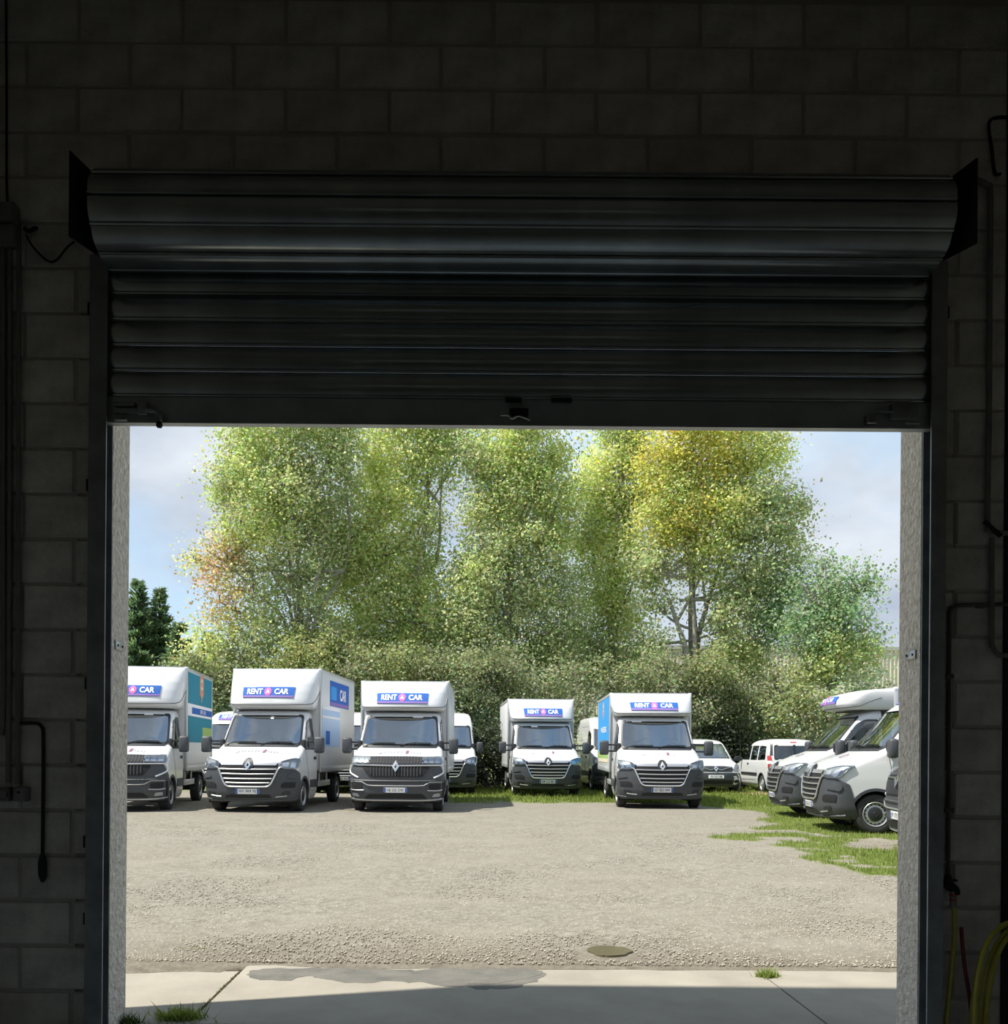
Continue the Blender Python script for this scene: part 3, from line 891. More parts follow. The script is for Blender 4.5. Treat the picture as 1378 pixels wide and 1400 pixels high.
def inpoly(p, poly):
    x, y = p; c = False; n = len(poly)
    for i in range(n):
        x1, y1 = poly[i]; x2, y2 = poly[i - 1]
        if (y1 > y) != (y2 > y) and x < (x2 - x1) * (y - y1) / (y2 - y1) + x1:
            c = not c
    return c
def mirror(poly):
    return [(-a, b) for a, b in reversed(poly)]
def sym(right):
    """closed polygon from its right-hand half (bottom to top)"""
    return right + [(-a, b) for a, b in reversed(right)]
def rounded(poly, r, seg=4):
    out = []; n = len(poly)
    for i in range(n):
        p, a, b = Vector(poly[i]), Vector(poly[i - 1]), Vector(poly[(i + 1) % n])
        ra = min(r, (a - p).length * .45); rb = min(r, (b - p).length * .45)
        u, w = p + (a - p).normalized() * ra, p + (b - p).normalized() * rb
        for k in range(seg + 1):
            t = k / seg
            out.append(tuple(u * (1 - t) ** 2 + p * 2 * t * (1 - t) + w * t * t))
    return out
def scaled(poly, kx, ky=None, c=None):
    ky = kx if ky is None else ky
    cx = sum(p[0] for p in poly) / len(poly) if c is None else c[0]; cy = sum(p[1] for p in poly) / len(poly) if c is None else c[1]
    return [(cx + (a - cx) * kx, cy + (b - cy) * ky) for a, b in poly]
def resample(poly, step):
    out = []
    n = len(poly)
    for i in range(n):
        a, b = Vector(poly[i]), Vector(poly[(i + 1) % n])
        k = max(1, int((b - a).length / step))
        for j in range(k):
            out.append(tuple(a.lerp(b, j / k)))
    return out

class Surf:
    """a body shell: horizontal outlines stacked in z; front faces -y"""
    def __init__(self, lev, yr, rear=None):
        lev = np.array([[l[0], l[1], l[2], l[3], l[4]] for l in lev], float)
        self.z0, self.z1 = lev[0, 0], lev[-1, 0]
        self.Z = np.linspace(self.z0, self.z1, 300)
        self.T = []
        for k in range(1, 5):
            a = np.interp(self.Z, lev[:, 0], lev[:, k])
            pad = np.concatenate([2 * a[0] - a[4:0:-1], a, 2 * a[-1] - a[-2:-6:-1]])
            self.T.append(np.convolve(pad, np.ones(9) / 9, 'valid'))
        self.rear = rear          # list of (z, yr, dr)
        self.yr0 = yr
        self.c = {}
    def lv(self, z):
        z = min(max(z, self.z0), self.z1)
        q = tuple(float(np.interp(z, self.Z, t)) for t in self.T)
        if self.rear:
            zz = [r[0] for r in self.rear]
            return q + (float(np.interp(z, zz, [r[1] for r in self.rear])), float(np.interp(z, zz, [r[2] for r in self.rear])))
        return q + (self.yr0, 0.02)
    TH = np.linspace(0, math.pi / 2, 64)
    def curve(self, z):
        k = round(z, 4)
        if k not in self.c:
            yf, w, d, n, yr, dr = self.lv(z)
            x = w * np.sin(self.TH) ** (2 / n)
            y = yf + d * (1 - np.cos(self.TH) ** (2 / n))
            s = np.concatenate([[0], np.cumsum(np.hypot(np.diff(x), np.diff(y)))])
            self.c[k] = (x, y, s, w, yf + d)
        return self.c[k]
    def front(self, s, z):
        x, y, S, w, ye = self.curve(z)
        a = abs(s); sg = 1 if s >= 0 else -1
        if a <= S[-1]:
            return Vector((sg * float(np.interp(a, S, x)), float(np.interp(a, S, y)), z))
        return Vector((sg * w, ye + a - S[-1], z))
    def side(self, sg):
        def f(y, z):
            yf, w, d, n, yr, dr = self.lv(z)
            if y >= yf + d:
                x = w
            else:
                q = max(0.0, 1 - (y - yf) / d) ** (n / 2)
                x = w * (max(0.0, 1 - q * q)) ** (1 / n)
            if self.rear and y > yr - dr:
                x *= max(0.0, 1 - min(1, (y - yr + dr) / dr) ** 2.6) ** (1 / 2.6)
            return Vector((sg * x, y, z))
        return f
    def back(self, s, z):
        """seen from behind: s grows to that viewer's right (towards -x)"""
        yf, w, d, n, yr, dr = self.lv(z)
        q = min(1.0, abs(s) / w)
        return Vector((-s, yr - dr * (1 - max(0.0, 1 - q ** 2.6) ** (1 / 2.6)), z))

def onmap(M, a, b, off):
    p = M(a, b)
    e = .006
    da = M(a + e, b) - M(a - e, b); db = M(a, b + e) - M(a, b - e)
    n = da.cross(db)
    if n.length < 1e-12: n = Vector((0, -1, 0))
    n.normalize()
    ref = Vector((p.x, -.8 if p.y < 3.3 else .8, 0))
    if n.dot(ref) < 0: n = -n
    return p + n * off, n

FINE = tuple(1 - k / 16 for k in range(16))
def patch(M, poly, off, thick=.02, step=.07, rings=(1, .8, .55, .28), mb=None, mi=0):
    mb = mb or MB()
    poly = resample(poly, step)
    n = len(poly)
    cx = sum(p[0] for p in poly) / n; cy = sum(p[1] for p in poly) / n
    vs, fs = [], []
    for p in poly:
        vs.append(onmap(M, p[0], p[1], off - thick)[0])
    for k in rings:
        for p in poly:
            vs.append(onmap(M, cx + (p[0] - cx) * k, cy + (p[1] - cy) * k, off)[0])
    vs.append(onmap(M, cx, cy, off)[0])
    for r in range(len(rings)):
        for i in range(n):
            j = (i + 1) % n
            fs.append((r * n + i, r * n + j, (r + 1) * n + j, (r + 1) * n + i))
    for i in range(n):
        fs.append((len(rings) * n + i, len(rings) * n + (i + 1) % n, len(vs) - 1))
    return mb.add(vs, fs, mi)

def ring(M, outer, inner, off, thick=.012, step=None, mb=None, mi=0):
    """frame between two outlines with the same number of points"""
    mb = mb or MB()
    n = len(outer)
    vs = []
    for poly, o in ((outer, off - thick), (outer, off), (inner, off), (inner, off - thick)):
        vs += [onmap(M, p[0], p[1], o)[0] for p in poly]
    fs = [(r * n + i, r * n + (i + 1) % n, (r + 1) * n + (i + 1) % n, (r + 1) * n + i) for r in range(3) for i in range(n)]
    return mb.add(vs, fs, mi)

def strip(M, pts, off, r, mb=None, mi=0, smooth=4, seg=6):
    mb = mb or MB()
    P = [Vector((p[0], p[1], 0)) for p in pts]
    if smooth: P = cat_rom(P, smooth)
    return mb.tube([onmap(M, p.x, p.y, off)[0] for p in P], r, seg, mi)

TXT = {}
def text2d(s, h, bold=.0):
    k = (s, bold)
    if k not in TXT:
        cu = bpy.data.curves.new('lettering', 'FONT')
        cu.body = s; cu.size = 1.0; cu.offset = bold; cu.align_x = 'CENTER'; cu.align_y = 'CENTER'; cu.resolution_u = 3
        ob = bpy.data.objects.new('lettering', cu); COL.objects.link(ob)
        bpy.context.view_layer.update()
        me = ob.to_mesh()
        v = [tuple(x.co[:2]) for x in me.vertices]; f = [tuple(p.vertices) for p in me.polygons]
        ob.to_mesh_clear()
        bpy.data.objects.remove(ob)
        bpy.data.curves.remove(cu)
        ys = [p[1] for p in v]; xs_ = [p[0] for p in v]
        y0, y1, xm = min(ys), max(ys), (min(xs_) + max(xs_)) / 2
        TXT[k] = ([((x - xm) / (y1 - y0), (y - (y0 + y1) / 2) / (y1 - y0)) for x, y in v], f)
    v, f = TXT[k]
    return [(x * h, y * h) for x, y in v], f
def text_on(M, s, a, b, h, off, bold=.02, flip=1, stretch=1.0, width=None, mb=None, mi=0):
    mb = mb or MB()
    v, f = text2d(s, h, bold)
    if width:
        w = max(p[0] for p in v) - min(p[0] for p in v); stretch = width / w
    return mb.add([onmap(M, a + flip * x * stretch, b + y, off)[0] for x, y in v], f, mi)

def hull(S, holes=(), zstep=.035, nf=22, ystep=.05, nr=6):
    """holes: list of ('F'|'S'|'B', poly) in (x,z) for front and back and (y,z) for sides"""
    nz = int((S.z1 - S.z0) / zstep)
    zs = np.linspace(S.z0, S.z1, nz + 1)
    yf, w, d, n, yr, dr = S.lv(0.9)
    ns = max(4, int((yr - yf - d) / ystep))
    mb = MB(); rows = []; tags = []
    for z in zs:
        yf, w, d, n, yr, dr = S.lv(z)
        half = []
        for k in range(nf + 1):
            th = (math.pi / 2) * k / nf
            half.append((w * abs(math.sin(th)) ** (2 / n), yf + d * (1 - abs(math.cos(th)) ** (2 / n))))
        ye = yf + d; yb = yr - dr
        for k in range(1, ns):
            half.append((w, ye + (yb - ye) * k / ns))
        for k in range(nr + 1):
            th = (math.pi / 2) * (1 - k / nr)
            half.append((w * abs(math.sin(th)) ** (2 / 2.6), yr - dr * (1 - abs(math.cos(th)) ** (2 / 2.6))))
        H = len(half)
        loop = half + [(-x, y) for x, y in reversed(half[1:-1])]
        rows.append([(x, y, z) for x, y in loop])
    n = len(rows[0])
    vs = [p for r in rows for p in r]
    fs = []
    for i in range(len(rows) - 1):
        for k in range(n):
            f = (i * n + k, i * n + (k + 1) % n, (i + 1) * n + (k + 1) % n, (i + 1) * n + k)
            hk = k if k < H - 1 else n - 1 - k
            zone = 'F' if hk < nf else ('S' if hk < nf + ns else 'B')
            c = [sum(vs[q][a] for q in f) / 4 for a in range(3)]
            cut = False
            for kind, poly in holes:
                if kind == 'F' and zone == 'F': cut = inpoly((c[0], c[2]), poly)
                elif kind == 'S' and (zone == 'S' or (zone == 'F' and hk > nf - 7)): cut = inpoly((c[1], c[2]), poly)
                elif kind == 'B' and zone == 'B': cut = inpoly((c[0], c[2]), poly)
                if cut: break
            if not cut: fs.append(f)
    fs.append(tuple(range((len(rows) - 1) * n, len(rows) * n)))
    return mb.add(vs, fs)

def circle(cy, cz, r, n=28, a0=0, a1=360):
    return [(cy + r * math.cos(R(a0 + (a1 - a0) * k / n)), cz + r * math.sin(R(a0 + (a1 - a0) * k / n))) for k in range(n + (0 if a1 - a0 == 360 else 1))]

# ---- wheels
def tyre_fn(r, w):
    def f():
        b = MB()
        b.lathe([(r * .60, -w / 2 + .01), (r * .66, -w / 2), (r * .86, -w / 2 - .004), (r * .96, -w / 2 + .012), (r, -w / 2 + .04), (r, -w * .17), (r * .985, -w * .16), (r * .985, -w * .13), (r, -w * .12),
                 (r, w * .12), (r * .985, w * .13), (r * .985, w * .16), (r, w * .17), (r, w / 2 - .04), (r * .96, w / 2 - .012), (r * .86, w / 2 + .004), (r * .66, w / 2), (r * .60, w / 2 - .01)], (0, 0, 0), 'x', 40)
        return b
    return f
def rim_fn(r, w):
    def f():
        b = MB()
        for s in (1,):
            h = w / 2
            b.lathe([(r * .62, s * (h - .004)), (r * .60, s * (h + .004)), (r * .57, s * (h - .002)), (r * .55, s * (h - .035)), (r * .52, s * (h - .045)), (r * .44, s * (h - .020)), (r * .38, s * (h - .012)), (r * .30, s * (h - .03)), (0, s * (h - .032))], (0, 0, 0), 'x', 36)
        return b
    return f
def vents_fn(r, w):
    def f():
        b = MB()
        for s in (1,):
            for k in range(16):
                a = 2 * math.pi * k / 16
                cy, cz = r * .475 * math.cos(a), r * .475 * math.sin(a)
                b.lathe([(0, s * (w / 2 - .026)), (r * .042, s * (w / 2 - .026)), (r * .042, s * (w / 2 - .05))], (0, cy, cz), 'x', 7)
        return b
    return f
def cap_fn(r, w):
    def f():
        b = MB()
        for s in (1,):
            h = w / 2
            b.lathe([(r * .34, s * (h - .02)), (r * .335, s * (h - .004)), (r * .25, s * (h + .004)), (r * .14, s * (h + .006)), (r * .13, s * (h + .014)), (0, s * (h + .014))], (0, 0, 0), 'x', 24)
        return b
    return f
def wheel(root, x, y, r=.35, w=.22, capmat=None):
    t = part('wheel', (r, w), tyre_fn(r, w), m_tyre, root); t.location = (x, y, r); t.rotation_euler = (0, 0, 0 if x > 0 else math.pi)
    part('rim', (r, w), rim_fn(r, w), m_rim, t)
    part('rim_vents', (r, w), vents_fn(r, w), m_blk, t)
    part('hub_cap', (r, w), cap_fn(r, w), capmat or m_plasd, t)
    return t

# ---- shapes of the large van cab
CAB = [(.25, .12, .96, .40, 2.6), (.32, .05, 1.0, .42, 2.6), (.45, .01, 1.03, .42, 2.7), (.62, 0, 1.035, .42, 2.7), (.80, .005, 1.035, .42, 2.7), (.95, .02, 1.035, .42, 2.7),
       (1.06, .05, 1.03, .43, 2.7), (1.15, .11, 1.025, .45, 2.7), (1.22, .22, 1.02, .47, 2.7), (1.29, .38, 1.01, .46, 2.7), (1.36, .57, 1.0, .44, 2.7), (1.42, .74, .99, .42, 2.7),
       (1.46, .84, .98, .40, 2.7), (1.50, .89, .975, .37, 2.7), (1.85, 1.20, .945, .31, 2.8), (2.18, 1.49, .905, .27, 2.9), (2.24, 1.56, .89, .26, 2.8), (2.29, 1.66, .86, .26, 2.7), (2.33, 1.85, .80, .2, 2.6)]
VAN = CAB[:-3] + [(2.22, 1.53, .90, .28, 2.8), (2.32, 1.66, .885, .30, 2.7), (2.42, 1.80, .87, .32, 2.6), (2.52, 1.98, .84, .34, 2.5), (2.60, 2.22, .79, .36, 2.4), (2.66, 2.6, .70, .4, 2.3), (2.69, 3.1, .5, .4, 2.2)]
S_CAB = Surf(CAB, 2.06)
S_VAN = Surf(VAN, 5.55, rear=[(.25, 5.5, .10), (1.0, 5.55, .10), (2.3, 5.48, .10), (2.69, 5.25, .12)])
WSO = rounded(sym([(.935, 1.485), (.845, 2.205)]), .075, 5)
WSI = rounded(sym([(.885, 1.535), (.80, 2.155)]), .07, 5)
SWO = rounded([(1.13, 1.40), (1.98, 1.40), (1.975, 2.13), (1.72, 2.13), (1.52, 2.03), (1.26, 1.66)], .05, 4)
SWI = scaled(SWO, .93, .92)
WY = .86       # front axle behind the nose

def hull_key(S, kind):
    fx = [(S.front(a, b).x, b) for a, b in scaled(WSO, .975, .955)]
    arch = circle(WY, .35, .425)
    sw = scaled(SWO, .97, .96)
    hs = [('F', fx), ('S', sw), ('S', arch)]
    if kind == 'van': hs.append(('S', circle(WY + 3.68, .35, .425)))
    return hs

def front_parts(root, S, kind, style, plate):
    K = (kind, style)
    F = S.front
    P = lambda name, fn, mm, par=root, key=(), **kw: part(name, K + tuple(key), fn, mm, par, **kw)
    P('body', lambda: hull(S, hull_key(S, kind), ystep=.05 if kind == 'cab' else .06), m_white, angle=40)
    # glazing
    ws = P('windscreen', lambda: patch(F, WSI, .004, .004, step=.09), m_glass)
    P('seal', lambda: ring(F, WSO, WSI, .010, .022), m_frit, ws)
    P('scuttle', lambda: patch(F, sym([(.86, 1.445), (.90, 1.495)]), .006, .01, step=.1), m_plasd)
    for (a0, a1) in ((-.80, -.10), (.02, .72)):
        w = P('wiper', lambda: strip(F, [(a0, 1.475), (a0 + .2, 1.545), (a0 + .45, 1.555), (a1, 1.55)], .022, .010), m_blk, key=(a0,))
    for sg in (1, -1):
        Q = S.side(sg)
        g = P('door_window', lambda: patch(Q, SWI, .003, .004, step=.1), m_gdark, key=(sg,))
        P('seal', lambda: ring(Q, SWO, SWI, .007, .016), m_frit, g, key=(sg, 's'))
        P('window_bar', lambda: strip(Q, [(1.42, 1.41), (1.42, 1.90)], .008, .012, smooth=0), m_frit, g, key=(sg, 'b'))
        P('door_seam', lambda: strip(Q, [(2.0, 2.16), (2.02, 1.4), (2.01, .52), (1.30, .50), (1.22, .80), (1.12, 1.10), (1.08, 1.36)], .000, .006, smooth=2), m_seam, key=(sg,))
        P('door_handle', lambda: patch(Q, rounded([(1.78, 1.16), (1.96, 1.16), (1.96, 1.23), (1.78, 1.23)], .03), .022, .03), m_plasd, key=(sg,))
        P('side_moulding', lambda: patch(Q, rounded([(1.36, .52), (2.0, .52), (2.0, .70), (1.36, .70)], .03), .020, .03), m_plas, key=(sg,))
        P('arch_lip', lambda: arc_ring(Q, WY, .35, .455, .405, -12, 192, .012, .05), m_plas, key=(sg,))
        P('wheel_well', lambda: well(sg, WY, .35, .43, S.lv(.6)[1]), m_blk, key=(sg,))
        mirror_parts(root, sg, style, kind)
    # bumper and nose
    if style == 'horizontal':
        P('bumper', lambda: patch(F, rounded(sym([(1.26, .262), (1.33, .42), (1.30, .66), (1.24, .86), (1.02, .955), (.74, .985), (.40, .98)]), .04, 2), .020, .05, step=.05, rings=FINE), m_plas, angle=50)
        P('grille', lambda: patch(F, rounded(sym([(.42, .585), (.50, .66), (.60, .86), (.66, .99), (.64, 1.085)]), .03, 2), .030, .014, step=.06, rings=FINE[::2]), m_blk)
        for zz, hw in ((.955, .625), (.855, .575), (.755, .525), (.665, .48)):
            P('grille_bar', lambda: strip(F, [(-hw, zz), (-hw / 2, zz - .004), (0, zz - .006), (hw / 2, zz - .004), (hw, zz)], .042, .015), m_satin, key=(zz,))
        P('bonnet_trim', lambda: patch(F, rounded(sym([(.61, 1.035), (.63, 1.095)]), .02, 2), .042, .03), m_satin)
        P('grille_frame', lambda: strip(F, [(.74, 1.00), (.69, .99), (.64, .93), (.57, .77), (.51, .65), (.45, .60), (.36, .585), (0, .58), (-.36, .585), (-.45, .60), (-.51, .65), (-.57, .77), (-.64, .93), (-.69, .99), (-.74, 1.0)], .042, .019), m_chrome)
        EZ, EW, EH = 1.03, .070, .095
        P('badge_shield', lambda: patch(F, [(.115 * math.cos(R(a)), EZ + .015 + .13 * math.sin(R(a))) for a in range(0, 360, 20)], .050, .03), m_plasd)
        for sg in (1, -1):
            hp = [(.62, 1.075), (.66, .995), (.80, .965), (1.02, .96), (1.09, .985), (1.155, 1.16), (1.15, 1.19), (.98, 1.185), (.75, 1.13)]
            hp = rounded(hp if sg > 0 else mirror(hp), .025, 3)
            h = P('headlight', lambda: patch(F, hp, .026, .03, step=.06, rings=FINE[::3]), m_lampd, key=(sg,))
            P('reflector', lambda: patch(F, rounded([(sg * .73, 1.02), (sg * .86, 1.0), (sg * .88, 1.10), (sg * .74, 1.09)], .03), .036, .012), m_lamp, h, key=(sg, 1))
            P('reflector', lambda: patch(F, rounded([(sg * .90, .995), (sg * 1.01, .99), (sg * 1.04, 1.11), (sg * .92, 1.105)], .03), .036, .012), m_lamp, h, key=(sg, 2))
            P('light_guide', lambda: strip(F, [(sg * .70, 1.115), (sg * .95, 1.165), (sg * 1.12, 1.165), (sg * 1.085, 1.03), (sg * 1.05, .985), (sg * .95, .98)], .036, .014), m_drl, h, key=(sg,))
            P('lens', lambda: patch(F, scaled(hp, .985), .052, .014, step=.08, rings=FINE[::4]), m_lens, h, key=(sg,))
            P('fog_recess', lambda: patch(F, rounded([(sg * .72, .56), (sg * 1.02, .56), (sg * 1.04, .68), (sg * .80, .68), (sg * .72, .64)], .03), .032, .012), m_blk, key=(sg,))
            P('bumper_crease', lambda: patch(F, rounded([(sg * .82, .78), (sg * 1.10, .74), (sg * 1.13, .86), (sg * .95, .90)], .05), .040, .03), m_plas, key=(sg, 'c'))
            P('fog_lamp', lambda: patch(F, rounded([(sg * .72, .40), (sg * .92, .42), (sg * .92, .49), (sg * .76, .47)], .03), .034, .012), m_plasd, key=(sg, 'f'))
            P('bumper_ledge', lambda: strip(F, [(sg * .60, .37), (sg * .74, .385), (sg * .84, .40)], .034, .014), m_satin, key=(sg, 'l'))
        P('lower_intake', lambda: patch(F, rounded(sym([(.52, .345), (.46, .415)]), .02, 2), .032, .012), m_blk)
        P('bumper_lip', lambda: strip(F, [(-1.1, .325), (-.6, .30), (0, .30), (.6, .30), (1.1, .325)], .022, .024), m_plas)
        PZ = .485
    else:
        P('bumper', lambda: patch(F, rounded(sym([(1.26, .262), (1.33, .42), (1.30, .64), (1.24, .80), (1.12, .90), (1.0, 1.06), (.9, 1.07), (.4, 1.07)]), .03, 2), .020, .05, step=.05, rings=FINE), m_plas, angle=50)
        up = rounded(sym([(1.02, 1.055), (1.06, 1.10), (1.02, 1.235), (.60, 1.235), (.3, 1.24)]), .02, 2)
        P('grille', lambda: patch(F, up, .026, .012, step=.06, rings=FINE[::2]), m_blk)
        P('lower_grille', lambda: patch(F, rounded(sym([(.54, .80), (.60, .815), (.74, .99), (.74, 1.035)]), .03, 2), .030, .012, step=.06, rings=FINE[::2]), m_blk)
        for k in range(-8, 9):
            xx = k * .068
            P('grille_bar', lambda: strip(F, [(xx, 1.08), (xx, 1.22)], .034, .011, smooth=0), m_plas, key=('u', k))
            zl = .82 if abs(xx) < .5 else .86
            P('grille_bar', lambda: strip(F, [(xx, zl), (xx, 1.02)], .038, .011, smooth=0), m_plas, key=('d', k))
        P('chrome_strip', lambda: strip(F, [(-1.02, 1.05), (-.5, 1.045), (0, 1.04), (.5, 1.045), (1.02, 1.05)], .040, .017), m_chrome)
        EZ, EW, EH = 1.02, .080, .11
        for sg in (1, -1):
            hp = [(.58, 1.085), (1.02, 1.075), (1.08, 1.10), (1.05, 1.225), (.58, 1.215)]
            hp = rounded(hp if sg > 0 else mirror(hp), .02, 3)
            h = P('headlight', lambda: patch(F, hp, .030, .03, step=.06, rings=FINE[::3]), m_lampd, key=(sg,))
            for q, (a0, a1) in enumerate(((.61, .70), (.72, .84), (.86, 1.02))):
                P('reflector', lambda: patch(F, rounded([(sg * a0, 1.10), (sg * a1, 1.095), (sg * a1, 1.195), (sg * a0, 1.20)], .02), .040, .012), m_lamp, h, key=(sg, q))
            P('lens', lambda: patch(F, scaled(hp, .985), .052, .014, step=.08, rings=FINE[::4]), m_lens, h, key=(sg,))
            P('light_guide', lambda: strip(F, [(sg * 1.06, 1.06), (sg * 1.12, .97), (sg * 1.10, .90), (sg * .95, .83), (sg * .84, .785)], .026, .018), m_drl, key=(sg, 'c'))
            P('fog_recess', lambda: patch(F, rounded([(sg * .74, .53), (sg * 1.0, .52), (sg * 1.02, .66), (sg * .74, .64)], .03), .032, .012), m_blk, key=(sg,))
            P('fog_bar', lambda: strip(F, [(sg * .70, .51), (sg * .9, .505), (sg * 1.05, .52)], .038, .014), m_satin, key=(sg, 'b'))
            P('air_slot', lambda: patch(F, rounded([(sg * 1.10, .345), (sg * 1.16, .345), (sg * 1.16, .68), (sg * 1.10, .68)], .02), .032, .012), m_blk, key=(sg, 'v'))
            P('fog_lamp', lambda: patch(F, rounded([(sg * .80, .37), (sg * 1.0, .38), (sg * 1.0, .45), (sg * .84, .44)], .03), .034, .012), m_lampd, key=(sg, 'f'))
        P('bumper_crease', lambda: strip(F, [(-1.2, .73), (-.7, .715), (0, .71), (.7, .715), (1.2, .73)], .022, .024), m_plas, key=('c',))
        P('plate_ledge', lambda: strip(F, [(-1.05, .69), (-.75, .69), (-.62, .62), (-.3, .61), (.3, .61), (.62, .62), (.75, .69), (1.05, .69)], .032, .013, smooth=2), m_satin, key=('p',))
        P('lower_intake', lambda: patch(F, rounded(sym([(.70, .34), (.58, .435)]), .02, 2), .032, .012), m_blk)
        P('bumper_lip', lambda: strip(F, [(-1.15, .325), (-.6, .305), (0, .305), (.6, .305), (1.15, .325)], .022, .024), m_satin)
        PZ = .52
    # diamond emblem
    def emblem():
        o = [(0, EZ - EH), (EW, EZ), (0, EZ + EH), (-EW, EZ)]
        i = [(0, EZ - EH * .34), (EW * .36, EZ), (0, EZ + EH * .34), (-EW * .36, EZ)]
        return ring(F, o, i, .076, .03)
    P('diamond_emblem', emblem, m_chrome, smooth=False)
    # licence plate
    pl = P('licence_plate', lambda: patch(F, rounded(sym([(.26, PZ - .055), (.26, PZ + .055)]), .012, 2), .042, .03, step=.1), m_plate)
    P('plate_band', lambda: patch(F, [(-.258, PZ - .052), (-.213, PZ - .052), (-.213, PZ + .052), (-.258, PZ + .052)], .045, .003), m_eu, pl)
    P('plate_band', lambda: patch(F, [(.213, PZ - .052), (.258, PZ - .052), (.258, PZ + .052), (.213, PZ + .052)], .045, .003), m_eu, pl, key=('r',))
    if plate:
        part('plate_lettering', K + (plate,), lambda: text_on(F, plate, 0, PZ, .066, .046, bold=.004, width=.37), m_ink, pl, smooth=False)
    # faint marks across the bonnet
    def marks(sel):
        b = MB()
        for (x, w, h, k) in ((-.40, .085, .026, 0), (-.29, .03, .018, 0), (-.225, .025, .02, 0), (-.15, .03, .02, 0), (-.08, .03, .018, 0), (0, .05, .016, 0), (.075, .028, .022, 0), (.21, .075, .032, 1), (.29, .03, .02, 0), (.36, .05, .016, 0), (.44, .03, .02, 0), (.505, .028, .018, 0)):
            if k == sel:
                zc = 1.355 - .05 * (x / .6) ** 2
                patch(F, rounded([(x - w / 2, zc - h), (x + w / 2 - .01, zc - h), (x + w / 2, zc + h), (x - w / 2 + .01, zc + h)], .012, 2), .012, .004, rings=(1, .5), mb=b)
        return b
    P('bonnet_lettering', lambda: marks(0), m_grey_ink, smooth=False)
    P('bonnet_lettering', lambda: marks(1), m_maroon, key=('m',), smooth=False)
    # cabin seen through the glass
    P('dashboard', lambda: MB().cbox(-.90, .90, 1.02, 1.42, 1.12, 1.40, .07).cbox(-.2, .2, .98, 1.30, 1.30, 1.43, .05).cbox(.30, .66, 1.0, 1.30, 1.30, 1.46, .05), m_dash)
    P('cabin_floor', lambda: MB().box(-.92, .92, 1.0, 2.02, .55, .60), m_dash, smooth=False)
    if kind == 'van' or True:
        P('bulkhead', lambda: MB().box(-.90, .90, 2.02, 2.04, .60, 2.22), mat('bulkhead_grey', (.55, .58, .57), .8), smooth=False)
    for x, w in ((.46, .25), (-.22, .24), (-.68, .22)):
        s = P('seat', lambda: MB().cbox(x - w, x + w, 1.76, 1.92, 1.0, 1.72, .06).cbox(x - w, x + w, 1.40, 1.90, .85, 1.05, .05), m_seat, key=(x,))
        P('headrest', lambda: MB().cbox(x - .13, x + .13, 1.80, 1.90, 1.75, 1.98, .04), m_seat, s, key=(x,))
    P('steering_wheel', lambda: MB().tube([(.46 + .19 * math.cos(R(a)), 1.36 - .05 * math.sin(R(a)), 1.46 + .17 * math.sin(R(a))) for a in range(0, 361, 20)], .016, 8), m_blk)

def arc_ring(M, cy, cz, r1, r0, a0, a1, off, thick, n=30):
    mb = MB(); vs = []
    for (r, o) in ((r1, off - thick), (r1, off), (r0, off), (r0, off - thick)):
        for k in range(n + 1):
            a = R(a0 + (a1 - a0) * k / n)
            y, z = cy + r * math.cos(a), max(.26, cz + r * math.sin(a))
            p = M(y, z); sg = 1 if p.x > 0 else -1
            vs.append(p + Vector((sg * o, 0, 0)))
    N_ = n + 1
    fs = [(r * N_ + k, r * N_ + k + 1, (r + 1) * N_ + k + 1, (r + 1) * N_ + k) for r in range(3) for k in range(n)]
    return mb.add(vs, fs)

def well(sg, cy, cz, r, w, depth=.42):
    """dark inner arch behind the wheel opening"""
    mb = MB(); n = 20; vs = []
    for x in (w - .015, w - depth):
        for k in range(n + 1):
            a = R(-20 + 220 * k / n)
            vs.append((sg * x, cy + r * math.cos(a), cz + r * math.sin(a)))
    fs = [(k, k + 1, n + 2 + k, n + 1 + k) for k in range(n)]
    fs.append(tuple(n + 1 + k for k in range(n + 1)))
    return mb.add(vs, fs)

def mirror_parts(root, sg, style, kind):
    if kind == 'van': x0, x1, hz = 1.05, 1.25, .17
    elif style == 'horizontal': x0, x1, hz = 1.20, 1.43, .185
    else: x0, x1, hz = 1.13, 1.35, .185
    zc, yc = 1.50, 1.10
    def head():
        b = MB(); b.cbox(x0, x1, yc - .09, yc + .07, zc - hz, zc + hz, .05)
        b.v = [(sg * v[0], v[1], v[2]) for v in b.v]; return b
    h = part('mirror', (sg, style, kind), head, m_plas, root, angle=60)
    def arms():
        b = MB()
        for dz in (-.085, .075):
            b.cbox(.92, x0 + .03, yc - .03, yc + .045, zc + dz - .022, zc + dz + .022, .012)
        b.cbox(.90, .985, yc - .05, yc + .14, zc - .13, zc + .12, .02)
        b.v = [(sg * v[0], v[1], v[2]) for v in b.v]; return b
    part('mirror_arm', (sg, style, kind), arms, m_plasd, h)
    def gl():
        b = MB(); b.box(x0 + .02, x1 - .02, yc + .071, yc + .076, zc - hz + .02, zc + hz - .02)
        b.v = [(sg * v[0], v[1], v[2]) for v in b.v]; return b
    part('mirror_glass', (sg, style, kind), gl, m_chrome, h, smooth=False)

